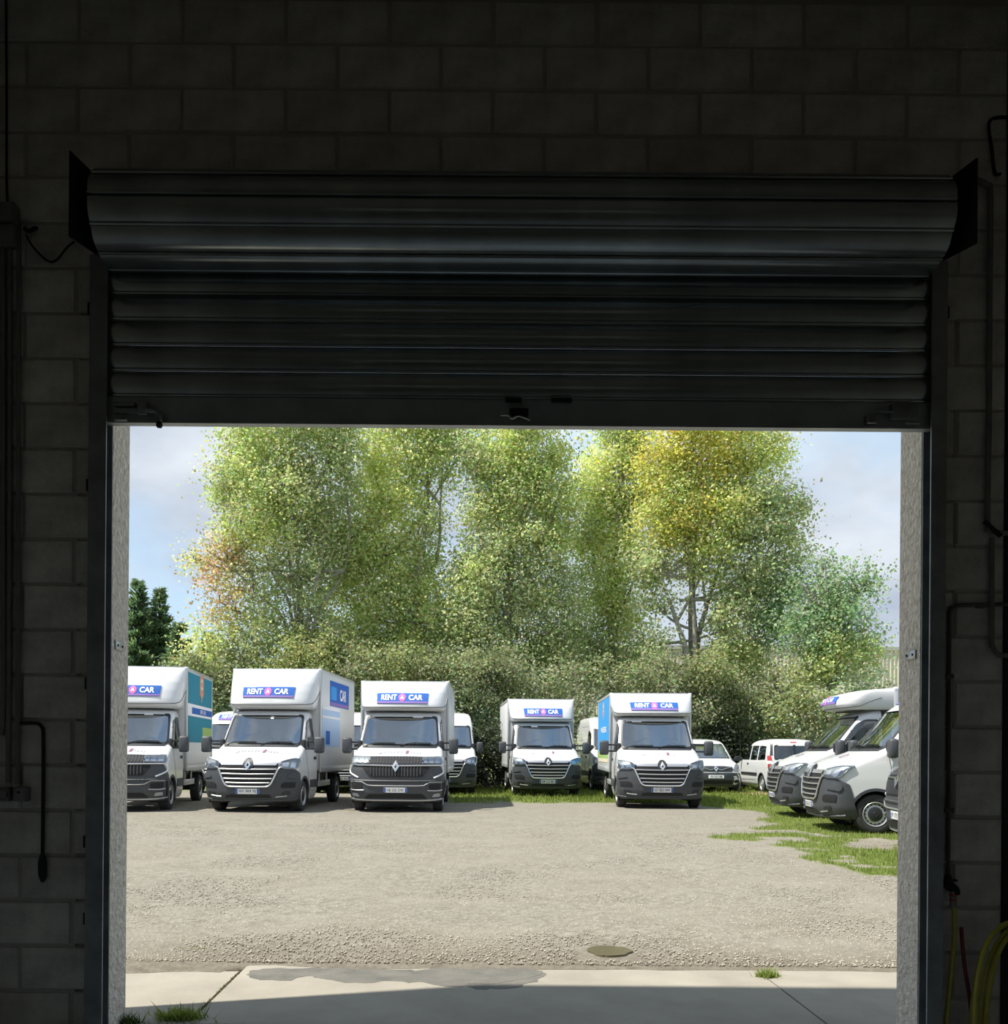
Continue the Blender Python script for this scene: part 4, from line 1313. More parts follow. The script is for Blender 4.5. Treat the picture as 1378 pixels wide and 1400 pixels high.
def sign_on(root, M, zc, hw=.60, hh=.125, key=()):
    K = ('sign',) + tuple(key)
    s = part('sign', K, lambda: patch(M, sym([(hw, zc - hh), (hw + .02, zc + hh)]), .020, .012, step=.06), m_sblue, root)
    part('sign_band', K, lambda: patch(M, sym([(hw - .004, zc - hh + .003), (hw, zc - hh + .045)]), .024, .004, step=.06), m_spurp, s)
    part('sign_disc', K, lambda: patch(M, [(.085 * math.cos(R(a)), zc + .012 + .092 * math.sin(R(a))) for a in range(0, 360, 18)], .026, .004, step=.05), m_spink, s)
    part('lettering', K + ('r',), lambda: text_on(M, 'RENT', -hw * .52, zc + .014, hh * 1.05, .028, bold=.035, width=hw * .62), m_swhite, s, smooth=False)
    part('lettering', K + ('c',), lambda: text_on(M, 'CAR', hw * .53, zc + .014, hh * 1.05, .028, bold=.035, width=hw * .55), m_swhite, s, smooth=False)
    part('lettering', K + ('a',), lambda: text_on(M, 'A', 0, zc + .014, .085, .030, bold=.05), m_swhite, s, smooth=False)
    part('small_lettering', K, lambda: text_on(M, '- - - - - - -', 0, zc - hh - .055, .012, .012, bold=.02, width=.26), m_grey_ink, root, smooth=False)

FAIR = [(2.335, 1.70, .90, .20, 2.6), (2.345, 1.50, .97, .42, 2.6), (2.36, 1.42, .99, .50, 2.6), (2.42, 1.37, 1.01, .56, 2.6), (2.50, 1.40, 1.025, .60, 2.6), (2.65, 1.50, 1.045, .60, 2.6),
        (2.80, 1.64, 1.06, .53, 2.6), (2.92, 1.80, 1.068, .42, 2.6), (3.01, 1.96, 1.07, .26, 2.6), (3.06, 2.08, 1.07, .14, 2.6)]
LUTON = [(2.335, 1.45, .93, .30, 2.6), (2.345, 1.28, .97, .45, 2.6), (2.37, 1.20, 1.0, .5, 2.6), (2.44, 1.14, 1.03, .52, 2.6), (2.54, 1.15, 1.05, .52, 2.6), (2.63, 1.22, 1.06, .50, 2.6),
         (2.70, 1.36, 1.06, .44, 2.6), (2.75, 1.56, 1.05, .36, 2.5), (2.775, 1.85, 1.02, .28, 2.4), (2.785, 2.1, .97, .14, 2.4)]
def fair_surf(top):
    if top < 2.9: return Surf(LUTON, 2.26)
    k = (top - .03 - 2.335) / (3.06 - 2.335)
    return Surf([(2.335 + (l[0] - 2.335) * k,) + l[1:] for l in FAIR], 2.26)
S_FAIRS = {}
BOX_Y0, BW, BZ0 = 2.24, 1.08, .87

def box_truck(label, x, y, rz, style, plate, length=4.1, group=None, graphics=None, sticker=None, BZ1=3.09):
    if BZ1 not in S_FAIRS: S_FAIRS[BZ1] = fair_surf(BZ1)
    S_FAIR = S_FAIRS[BZ1]; kz = (BZ1 - .03 - 2.335) / .725
    root = thing('box_truck', label, 'truck', (x, y, 0), R(rz), group)
    front_parts(root, S_CAB, 'cab', style, plate)
    fr = part('roof_fairing', ('f', BZ1), lambda: hull(S_FAIR, (), zstep=.03, nf=26, ystep=.1), m_white, root, angle=50)
    part('fairing_lip', ('f', BZ1), lambda: strip(S_FAIR.front, [(a, 2.335 + (b - 2.335) * kz) for a, b in [(-1.62, 2.75), (-1.40, 2.60), (-1.22, 2.48), (-1.0, 2.425), (-.5, 2.405), (0, 2.40), (.5, 2.405), (1.0, 2.425), (1.22, 2.48), (1.40, 2.60), (1.62, 2.75)]], .0, .010), m_seam, fr)
    sign_on(root, S_FAIR.front, 2.335 + .285 * kz + (.04 if kz < .7 else 0), hh=min(.125, .125 * kz) if kz < 1 else .125, key=('f', BZ1))
    y0, y1 = BOX_Y0, BOX_Y0 + length
    K = (round(length, 2), BZ1)
    part('box_body', K, lambda: MB().cbox(-BW + .012, BW - .012, y0 + .012, y1 - .012, BZ0 + .02, BZ1 - .012, .02), m_grp, root)
    for sg in (1, -1):
        for yy in (y0 + .035, y1 - .035):
            part('corner_post', K + (sg, yy), lambda: MB().cbox(min(sg * (BW - .05), sg * (BW + .004)), max(sg * (BW - .05), sg * (BW + .004)), yy - .04, yy + .04, BZ0, BZ1, .012), m_alu, root)
        for (z0, z1) in ((BZ0 - .02, BZ0 + .11), (BZ1 - .07, BZ1)):
            part('side_rail', K + (sg, z0), lambda: MB().cbox(min(sg * (BW - .05), sg * (BW + .003)), max(sg * (BW - .05), sg * (BW + .003)), y0 + .05, y1 - .05, z0, z1, .008), m_alu, root)
        part('corner_cap', K + (sg,), lambda: MB().cbox(min(sg * (BW - .09), sg * (BW + .008)), max(sg * (BW - .09), sg * (BW + .008)), y0 - .008, y0 + .08, BZ1 - .08, BZ1 + .006, .02), m_grp, root)
        # guard bar below the box
        part('side_guard', K + (sg,), lambda: MB().cbox(min(sg * .98, sg * 1.01), max(sg * .98, sg * 1.01), y0 + .10, y0 + 1.35, .50, .64, .012).cbox(min(sg * .94, sg * .98), max(sg * .94, sg * .98), y0 + .30, y0 + .36, .55, .88, .005).cbox(min(sg * .94, sg * .98), max(sg * .94, sg * .98), y0 + 1.10, y0 + 1.16, .55, .88, .005), m_alu, root)
        part('mudguard', K + (sg,), lambda: arch_guard(sg, 4.54, .36, .42), m_plasd, root)
    part('roof_rail', K, lambda: MB().cbox(-BW + .05, BW - .05, y0 - .002, y0 + .06, BZ1 - .05, BZ1 + .002, .01), m_alu, root)
    part('chassis', K, lambda: MB().box(-.45, -.35, 1.9, y1 - .1, .45, .85).box(.35, .45, 1.9, y1 - .1, .45, .85).box(-.75, .75, 2.5, 2.9, .40, .80).box(-.9, .9, 4.48, 4.60, .30, .42).box(-.95, .95, y1 - .15, y1 - .05, .38, .52).box(-.75, .75, .9, 2.2, .25, .5).box(.50, .92, 2.35, 2.42, .45, .86).box(-.92, -.5, 2.35, 2.42, .45, .86), m_chassis, root, smooth=False)
    for sg in (1, -1):
        wheel(root, sg * .905, WY)
        wheel(root, sg * .88, 4.54); 
    if sticker:
        part('windscreen_sticker', (sticker,), lambda: patch(S_CAB.front, sym_at(sticker[0], sticker[1], sticker[2], sticker[3]), .006, .003), m_swhite, root, smooth=False)
    if graphics: graphics(root, y0, y1)
    return root

def sym_at(cx, cz, hw, hh):
    return [(cx - hw, cz - hh), (cx + hw, cz - hh), (cx + hw, cz + hh), (cx - hw, cz + hh)]

def arch_guard(sg, cy, cz, r):
    mb = MB(); n = 16; vs = []
    for (x, rr) in ((1.0, r), (.70, r), (.70, r + .012), (1.0, r + .012)):
        for k in range(n + 1):
            a = R(12 + 156 * k / n)
            vs.append((sg * x, cy + rr * math.cos(a), cz + rr * math.sin(a)))
    M_ = n + 1
    fs = [(r_ * M_ + k, r_ * M_ + k + 1, ((r_ + 1) % 4) * M_ + k + 1, ((r_ + 1) % 4) * M_ + k) for r_ in range(4) for k in range(n)]
    return mb.add(vs, fs)

def side_plane(sg):
    def f(y, z): return Vector((sg * (BW - .012), y, z))
    return f
def panel(root, name, sg, y0, y1, z0, z1, mm, off=.006, key=()):
    M = side_plane(sg)
    return part(name, (sg, y0, y1, z0, z1) + tuple(key), lambda: patch(M, [(y0, z0), (y1, z0), (y1, z1), (y0, z1)], off, .006, step=1.0, rings=(1, .5)), mm, root, smooth=False)
def shape(root, name, sg, poly, mm, off):
    return part(name, (sg, str(poly)), lambda: patch(side_plane(sg), poly, off, .004, step=.3, rings=(1, .5)), mm, root, smooth=False)
def pin_badge(root, sg, cy, cz, s):
    """orange badge: a rounded square standing on a point"""
    body = rounded([(cy - .42 * s, cz - .34 * s), (cy - .12 * s, cz - .42 * s), (cy, cz - .72 * s), (cy + .12 * s, cz - .42 * s), (cy + .42 * s, cz - .34 * s), (cy + .42 * s, cz + .5 * s), (cy - .42 * s, cz + .5 * s)], .10 * s, 3)
    b = shape(root, 'badge', sg, body, m_orange, .010)
    shape(b, 'badge_face', sg, rounded([(cy - .28 * s, cz - .1 * s), (cy + .28 * s, cz - .1 * s), (cy + .28 * s, cz + .36 * s), (cy - .28 * s, cz + .36 * s)], .12 * s, 3), m_cream, .014)
    for q in (-1, 1):
        shape(b, 'badge_bar', sg, rounded([(cy + q * .12 * s - .05, cz + .02 * s), (cy + q * .12 * s + .05, cz + .02 * s), (cy + q * .12 * s + .05, cz + .24 * s), (cy + q * .12 * s - .05, cz + .24 * s)], .03, 2), m_orange, .018)

def gfx_teal(root, y0, y1):
    panel(root, 'side_graphic', 1, y0 + .12, y1 - .09, 1.55, 3.26, m_teal)
    pin_badge(root, 1, (y0 + y1) / 2 + .15, 2.98, .60)
    panel(root, 'side_stripe', 1, y0 + .12, y1 - .09, 2.20, 2.50, m_swhite, .010)
    s = panel(root, 'side_sign', 1, y0 + .6, y1 - .09, 2.26, 2.42, m_sblue, .014)
    part('lettering', ('teal',), lambda: text_on(side_plane(1), 'RENT A CAR', (y0 + y1) / 2 + .3, 2.34, .10, .020, bold=.02), m_swhite, s, smooth=False)
    panel(root, 'side_patch', 1, (y0 + y1) / 2 + .3, y1 - .12, 1.62, 1.95, m_lime, .010)
    panel(root, 'lower_panel', 1, y0 + .1, y1 - .1, 1.02, 1.53, m_grp, .006)

def gfx_blue_sign(root, y0, y1):
    s = panel(root, 'side_sign', 1, y0 + 1.0, y1 - .75, 2.50, 3.14, m_sblue)
    part('sign_block', ('bs',), lambda: patch(side_plane(1), [(y0 + 1.1, 2.66), (y0 + 1.75, 2.66), (y0 + 1.75, 3.0), (y0 + 1.1, 3.0)], .010, .004, step=1), m_cyan, s, smooth=False)
    part('lettering', ('bs',), lambda: text_on(side_plane(1), 'CAR', y0 + 2.55, 2.83, .30, .012, bold=.03), m_swhite, s, smooth=False)
    part('sign_band', ('bs',), lambda: patch(side_plane(1), [(y0 + 1.02, 2.52), (y1 - .77, 2.52), (y1 - .77, 2.60), (y0 + 1.02, 2.60)], .010, .004, step=1), m_spurp, s, smooth=False)
    panel(root, 'side_graphic', 1, y0 + .14, y0 + 2.2, 1.46, 2.46, m_pale, .006)
    panel(root, 'side_mark', 1, y0 + .55, y0 + 1.0, 1.52, 1.86, m_sblue, .010)
    panel(root, 'side_stripe', 1, y0 + .14, y0 + 2.2, 2.38, 2.46, m_swhite, .010)
    panel(root, 'side_stripe', 1, y0 + .14, y0 + 2.2, 2.17, 2.23, m_swhite, .010)

def gfx_bright_blue(root, y0, y1):
    panel(root, 'side_graphic', -1, y0 + .10, y1 - .09, 1.42, 2.88, m_cyan)
    pin_badge(root, -1, (y0 + y1) / 2 + .05, 2.58, .46)
    t = MB()
    part('lettering', ('week',), lambda: text_on(side_plane(-1), 'WEEK', (y0 + y1) / 2 - .1, 2.02, .16, .012, bold=.02, flip=-1, width=1.9), m_swhite, root, smooth=False)
    panel(root, 'side_patch', -1, y0 + .5, y1 - .12, 1.20, 1.42, m_lime, .008)
    panel(root, 'side_stripe', -1, y0 + .5, y1 - .12, 1.10, 1.20, m_cream, .008)

def panel_van(label, x, y, rz, style, plate, sign=True, group=None, sticker=None):
    root = thing('panel_van', label, 'van', (x, y, 0), R(rz), group)
    front_parts(root, S_VAN, 'van', style, plate)
    if sign:
        sign_on(root, S_VAN.front, 2.41, .56, .085, key=('van',))
    for sg in (1, -1):
        Q = S_VAN.side(sg)
        part('arch_lip', ('van', sg, 'r'), lambda: arc_ring(Q, WY + 3.68, .35, .455, .405, -12, 192, .012, .05), m_plas, root)
        part('wheel_well', ('van', sg, 'r'), lambda: well(sg, WY + 3.68, .35, .43, 1.03), m_blk, root)
        part('sill_moulding', ('van', sg), lambda: patch(Q, [(2.1, .52), (4.0, .52), (4.0, .70), (2.1, .70)], .018, .03, step=.3), m_plas, root)
        part('panel_seam', ('van', sg), lambda: strip(Q, [(2.15, 2.3), (2.15, .5), (3.5, .5), (3.5, 2.3), (2.15, 2.3)], 0, .006, smooth=0), m_seam, root)
        wheel(root, sg * .905, WY); wheel(root, sg * .905, WY + 3.68)
    part('underbody', ('van',), lambda: MB().box(-.78, .78, .25, 5.3, .26, .5), m_chassis, root, smooth=False)
    if sticker:
        part('windscreen_sticker', (sticker,), lambda: patch(S_VAN.front, sym_at(*sticker), .006, .003), m_swhite, root, smooth=False)
    return root

# ---- small passenger van
KLV = [(.22, .14, .82, .45, 2.4), (.32, .05, .88, .48, 2.4), (.48, 0, .905, .48, 2.4), (.70, .02, .91, .48, 2.4), (.84, .07, .91, .50, 2.4), (.93, .15, .91, .52, 2.4), (1.0, .30, .905, .52, 2.4), (1.06, .52, .90, .50, 2.4),
       (1.11, .78, .89, .45, 2.5), (1.15, .94, .88, .40, 2.5), (1.20, 1.02, .87, .36, 2.6), (1.45, 1.36, .83, .34, 2.6), (1.68, 1.70, .775, .32, 2.6), (1.76, 1.86, .74, .3, 2.5), (1.82, 2.08, .67, .3, 2.4), (1.86, 2.4, .55, .3, 2.2), (1.875, 2.7, .4, .3, 2.2)]
S_KAN = Surf(KLV, 4.2, rear=[(.22, 4.08, .14), (.45, 4.2, .14), (.95, 4.2, .14), (1.15, 4.17, .14), (1.7, 4.02, .16), (1.82, 3.86, .2), (1.875, 3.4, .25)])
KW, KR, KWS = .72, .315, 2.70
def small_van(label, x, y, rz, plate, group=None):
    root = thing('passenger_van', label, 'van', (x, y, 0), R(rz), group)
    S = S_KAN; F = S.front; B = S.back
    K = ('kan',)
    P = lambda name, fn, mm, par=root, key=(), **kw: part(name, K + tuple(key), fn, mm, par, **kw)
    wo = rounded(sym([(.80, 1.17), (.70, 1.70)]), .07, 4); wi = rounded(sym([(.76, 1.21), (.665, 1.665)]), .065, 4)
    ro = rounded(sym([(.70, 1.16), (.66, 1.66)]), .07, 4); ri = rounded(sym([(.665, 1.195), (.625, 1.625)]), .065, 4)
    sides = [[(1.24, 1.14), (2.02, 1.14), (2.05, 1.64), (1.86, 1.64), (1.55, 1.45)],
             [(2.14, 1.14), (2.84, 1.14), (2.84, 1.64), (2.16, 1.64)], [(2.96, 1.14), (3.74, 1.16), (3.62, 1.62), (2.96, 1.64)]]
    so = [rounded(q, .05, 3) for q in sides]
    fx = [(F(a, b).x, b) for a, b in scaled(wo, .97, .95)]
    holes = [('F', fx), ('B', scaled(ro, .96, .94)), ('S', circle(KW, KR, .39)), ('S', circle(KW + KWS, KR, .39))] + [('S', scaled(q, .96, .94)) for q in so]
    P('body', lambda: hull(S, holes, zstep=.03, nr=10), m_white, angle=40)
    w = P('windscreen', lambda: patch(F, wi, .003, .004, step=.09), m_glass); P('seal', lambda: ring(F, wo, wi, .007, .018), m_frit, w)
    w = P('rear_window', lambda: patch(B, ri, .003, .004, step=.09), m_gdark); P('seal', lambda: ring(B, ro, ri, .007, .018), m_frit, w, key=('r',))
    P('window_pillar', lambda: patch(B, sym([(.035, 1.15), (.035, 1.67)]), .012, .02), m_frit, w)
    for sg in (1, -1):
        Q = S.side(sg)
        for i, q in enumerate(so):
            g = P('side_window', lambda: patch(Q, scaled(q, .93, .9), .003, .004, step=.1), m_gdark, key=(sg, i))
            P('seal', lambda: ring(Q, q, scaled(q, .93, .9), .006, .014), m_frit, g, key=(sg, i))
        for cy in (KW, KW + KWS):
            P('arch_lip', lambda: arc_ring(Q, cy, KR, .405, .37, -10, 190, .008, .05), m_plas, key=(sg, cy))
            P('wheel_well', lambda: well(sg, cy, KR, .385, .90, .36), m_blk, key=(sg, cy))
            wheel(root, sg * .79, cy, KR, .20, m_rim)
        P('side_moulding', lambda: patch(Q, [(1.15, .60), (2.95, .60), (2.95, .70), (1.15, .70)], .016, .02, step=.25), m_plasd, key=(sg,))
        P('door_seam', lambda: strip(Q, [(2.09, 1.66), (2.09, .45), (1.12, .42), (1.10, .8), (1.16, 1.14)], 0, .006, smooth=0), m_seam, key=(sg,))
        P('door_seam', lambda: strip(Q, [(2.90, 1.66), (2.90, .8), (2.75, .45), (2.09, .45)], 0, .006, smooth=0), m_seam, key=(sg, 2))
        P('door_handle', lambda: patch(Q, rounded([(1.86, .98), (2.0, .98), (2.0, 1.03), (1.86, 1.03)], .02), .018, .02), m_plasd, key=(sg,))
        def head():
            b = MB(); b.cbox(.95, 1.10, 1.13, 1.22, 1.08, 1.27, .04); b.cbox(.84, .97, 1.15, 1.21, 1.12, 1.17, .015)
            b.v = [(sg * v[0], v[1], v[2]) for v in b.v]; return b
        P('mirror', head, m_plasd, key=(sg,))
        hp = rounded([(sg * .60, .82), (sg * .68, .75), (sg * .92, .74), (sg * 1.02, .80), (sg * 1.03, .93), (sg * .90, .985), (sg * .74, .96)], .06, 3)
        h = P('headlight', lambda: patch(F, hp, .012, .02), m_lamp, key=(sg,)); P('lens', lambda: patch(F, scaled(hp, .98), .030, .014), m_lens, h, key=(sg,))
        P('reflector', lambda: patch(F, [(sg * .80 + .08 * math.cos(R(a)), .86 + .08 * math.sin(R(a))) for a in range(0, 360, 24)], .018, .008), m_drl, h, key=(sg,))
        P('fog_recess', lambda: patch(F, rounded([(sg * .66, .36), (sg * .90, .37), (sg * .90, .47), (sg * .68, .46)], .04), .016, .01), m_blk, key=(sg,))
        tl = P('tail_lamp', lambda: patch(B, rounded([(sg * .76, .86), (sg * .90, .86), (sg * .885, 1.30), (sg * .78, 1.30)], .03, 2), .016, .03, step=.06), m_tail, key=(sg,))
        P('lamp_band', lambda: patch(B, rounded([(sg * .77, 1.02), (sg * .90, 1.02), (sg * .895, 1.12), (sg * .77, 1.12)], .02, 2), .022, .02, step=.05), m_drl, tl, key=(sg,))
        P('tail_trim', lambda: patch(B, [(sg * .73, 1.30), (sg * .82, 1.30), (sg * .755, 1.72), (sg * .70, 1.72)], .008, .02, step=.06), m_plasd, key=(sg,))
    P('bumper', lambda: patch(F, rounded(sym([(1.02, .235), (1.10, .40), (1.08, .58), (.95, .68), (.6, .70)]), .03, 2), .012, .03), m_plas)
    P('grille', lambda: patch(F, rounded(sym([(.55, .735), (.62, .80), (.60, .90), (.3, .925)]), .02, 2), .012, .012), m_plasd)
    for sg in (1, -1):
        P('chrome_wing', lambda: strip(F, [(sg * .09, .815), (sg * .20, .79), (sg * .34, .84), (sg * .55, .875)], .022, .012), m_chrome, key=(sg,))
    P('lower_intake', lambda: patch(F, rounded(sym([(.62, .33), (.58, .45)]), .03, 2), .016, .01), m_blk)
    P('diamond_emblem', lambda: ring(F, [(0, .73), (.075, .83), (0, .93), (-.075, .83)], [(0, .795), (.027, .83), (0, .865), (-.027, .83)], .045, .03), m_chrome, smooth=False)
    for M, PZ, kk in ((F, .57, 'f'), (B, .72, 'b')):
        pl = P('licence_plate', lambda: patch(M, sym([(.26, PZ - .055), (.26, PZ + .055)]), .024, .02, step=.1), m_plate, key=(kk,))
        if plate and kk == 'f': part('plate_lettering', K + (plate, kk), lambda: text_on(M, plate, 0, PZ, .066, .028, bold=.004, width=.38), m_ink, pl, smooth=False)
    P('rear_bumper', lambda: patch(B, rounded(sym([(.84, .25), (.89, .40), (.88, .58), (.5, .60)]), .03, 2), .016, .03), m_plas)
    P('door_split', lambda: strip(B, [(.0, .62), (.0, 1.75)], .004, .008, smooth=0), m_seam)
    P('brake_lamp', lambda: patch(B, sym([(.11, 1.735), (.11, 1.765)]), .012, .012), m_tail, key=('h',))
    P('dashboard', lambda: MB().cbox(-.78, .78, 1.15, 1.45, .85, 1.12, .05), m_dash)
    P('cabin_floor', lambda: MB().box(-.82, .82, 1.1, 3.95, .40, .45), m_dash, smooth=False)
    for x in (.40, -.40):
        s = P('seat', lambda: MB().cbox(x - .24, x + .24, 1.98, 2.12, .75, 1.28, .05).cbox(x - .24, x + .24, 1.6, 2.1, .60, .78, .05), m_seat, key=(x,))
        P('headrest', lambda: MB().cbox(x - .12, x + .12, 2.02, 2.10, 1.32, 1.52, .04), m_seat, s, key=(x,))
    P('rear_bench', lambda: MB().cbox(-.70, .70, 2.95, 3.08, .70, 1.22, .05).cbox(-.70, .70, 2.55, 3.05, .55, .72, .05), m_seat)
    P('underbody', lambda: MB().box(-.70, .70, .25, 3.95, .22, .42), m_chassis, smooth=False)
    return root

# ---- the parked vehicles
G1 = 'box trucks parked along the yard facing the doorway'
t1 = box_truck('white box truck with a teal box side, half hidden behind the rough cast jamb', -7.62, 19.7, 6.0, 'vertical', 'HB 714 QS', 3.5, G1, gfx_teal, (.36, 2.185, .10, .018), 3.36)
t2 = box_truck('white box truck with a square blue sign and pale blue panel on its box side', -4.78, 19.85, -4.0, 'horizontal', 'GY 303 VJ', 4.1, G1, gfx_blue_sign, (.12, 2.13, .035, .03), 3.34)
t3 = box_truck('white box truck with a vertical-barred nose and red paper behind its windscreen', -1.60, 20.2, -1.0, 'vertical', 'HE 020 DW', 4.1, G1, None, (.38, 2.185, .12, .018))
p = MB(); p.cbox(-.62, -.33, 1.06, 1.3, 1.44, 1.53, .01); p.build('dashboard_paper', m_redp, t3)
p = MB(); p.cbox(-.25, .02, 1.06, 1.3, 1.41, 1.47, .01); p.cbox(.0, .2, 1.1, 1.3, 1.43, 1.48, .01); p.build('dashboard_paper', m_swhite, t3)
t5 = box_truck('plain white box truck parked farther back beside the dark ivy bush', 2.42, 27.6, 1.5, 'horizontal', 'EM 222 BD', 4.1, G1, None, (-.28, 2.17, .10, .02))
t6 = box_truck('white box truck with a bright blue box side and long mirror arms', 4.72, 22.2, -3.6, 'horizontal', 'GT 823 NW', 3.9, G1, gfx_bright_blue, (-.45, 2.185, .12, .018), 2.97)
t9 = box_truck('white box truck with a rounded roof fairing, parked sideways behind a panel van', 6.83, 20.5, -97, 'horizontal', 'FX 418 LM', 4.1, None, None, None, 2.80)
G2 = 'panel vans in the yard'
v10 = panel_van('white panel van parked sideways on the grass, showing its whole front wheel', 6.36, 17.0, -97, 'horizontal', 'FZ 561 KC', True, G2)
v11 = panel_van('white panel van showing only bumper edge and plate beside the rough cast jamb', 6.22, 13.2, -97, 'vertical', 'FY 173 EA', True, G2)
v1b = panel_van('white panel van with a blue roof sign, wedged behind the teal sided truck', -7.62, 28.2, 0, 'horizontal', 'FA 552 TD', True, G2)
vs_ = panel_van('white panel van glimpsed as a sliver behind the mirror of the red paper truck', -3.95, 28.6, 0, 'horizontal', 'EV 906 RN', False, G2)
v4 = panel_van('white high roofed panel van peeping out behind the red paper truck on its bush side', -.78, 28.2, 0, 'horizontal', 'FB 280 HG', False, G2)
v6b = panel_van('shaded white panel van behind the bright blue truck, only mirror and flank edge showing', 5.35, 31.2, 2, 'horizontal', 'EK 337 PW', False, G2)
k7 = small_van('small white passenger van seen from the front, beside the truck with the bright blue side', 8.42, 31.0, 0, 'EN 525 XM')
k8 = small_van('small white passenger van seen from behind, red tail lamps and dark side windows', 11.0, 34.9, 180, 'EN 525 XM')
# ================================================================== TREES AND HEDGE
m_bark = mat('poplar_bark', (.20, .185, .16), .9, col2=(.36, .34, .30), vscale=6, bump=.4, bscale=20)
m_barkd = mat('conifer_bark', (.10, .075, .055), .95, var=.3)
GREEN = [(0.443, 0.514, 0.222), (0.537, 0.593, 0.286), (0.47, 0.514, 0.254)]
LIME = [(0.617, 0.672, 0.286), (0.537, 0.606, 0.261), (0.671, 0.712, 0.348)]
YELLOW = [(0.58, 0.57, 0.17), (0.50, 0.53, 0.19), (0.64, 0.59, 0.19)]
OLIVE = [(0.432, 0.487, 0.263), (0.518, 0.567, 0.32), (0.383, 0.442, 0.234)]
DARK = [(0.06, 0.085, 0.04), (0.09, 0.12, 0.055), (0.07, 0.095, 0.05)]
PALE = [(0.691, 0.765, 0.552), (0.568, 0.646, 0.438), (0.754, 0.82, 0.552)]
RUST = [(0.697, 0.527, 0.286), (0.591, 0.553, 0.286), (0.671, 0.448, 0.286)]
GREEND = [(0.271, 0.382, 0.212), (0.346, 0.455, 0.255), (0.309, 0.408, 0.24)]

def leaf_cloud(blobs, size, seed, sig=.38, density=1.0):
    """blobs: (cx, cy, cz, rx, ry, rz, palette, leaf density)"""
    g = np.random.default_rng(seed)
    Cs, Ts, Os = [], [], []
    for (cx, cy, cz, rx, ry, rz, pal, dens) in blobs:
        area = (rx * rz + ry * rz + rx * ry) * 4.2
        ncl = max(4, int(area * 1.35))
        per = int(120 * dens * density)
        d = g.normal(size=(ncl, 3)); d /= np.linalg.norm(d, axis=1)[:, None]
        rr = g.random(ncl)[:, None] ** .38
        c = np.array([cx, cy, cz]) + d * rr * np.array([rx, ry, rz])
        pal = np.array(pal)
        base = pal[g.integers(0, len(pal), ncl)] * (0.82 + .36 * g.random((ncl, 1)))
        s = sig * (.6 + .8 * g.random((ncl, 1, 1)))
        p = c[:, None] + g.normal(size=(ncl, per, 3)) * s * np.array([1, 1, .85])
        t = base[:, None] * (.75 + .5 * g.random((ncl, per, 1))) * (1 + .10 * g.normal(size=(ncl, per, 3)))
        o = p - np.array([cx, cy, cz - .3])
        Cs.append(p.reshape(-1, 3)); Ts.append(t.reshape(-1, 3)); Os.append(o.reshape(-1, 3))
    P = np.concatenate(Cs); T = np.clip(np.concatenate(Ts), .01, .8); O = np.concatenate(Os)
    keep = P[:, 2] > .05
    P, T, O = P[keep], T[keep], O[keep]
    n = len(P)
    O /= np.linalg.norm(O, axis=1)[:, None] + 1e-6
    nn = g.normal(size=(n, 3)) * .75 + O * .45 + np.array([0, 0, .35]); nn /= np.linalg.norm(nn, axis=1)[:, None]
    ax = g.normal(size=(n, 3)) + np.array([0, 0, -.4]); u = ax - nn * (ax * nn).sum(1)[:, None]; u /= np.linalg.norm(u, axis=1)[:, None] + 1e-6
    w = np.cross(nn, u)
    L_ = (size * (.65 + .7 * g.random(n)))[:, None]
    V = np.stack([P - u * L_ * .5, P + w * L_ * .36 - u * L_ * .08, P + u * L_ * .55, P - w * L_ * .36 - u * L_ * .08], 1)
    F = np.arange(n * 4).reshape(-1, 4)
    return V.reshape(-1, 3), F, np.repeat(T, 4, 0)

def px_blobs(Y, spec, deep=1.0, dy=0.0):
    out = []
    for q in spec:
        px, py, rx, ry, pal = q[:5]; dens = q[5] if len(q) > 5 else 1.0; off = q[6] if len(q) > 6 else 0.0
        c = at(px, py, Y + off); k = (Y + off) / FPX
        out.append((c.x, c.y + dy, c.z, rx * k, (rx + ry) * .5 * k * deep, ry * k, pal, dens))
    return out

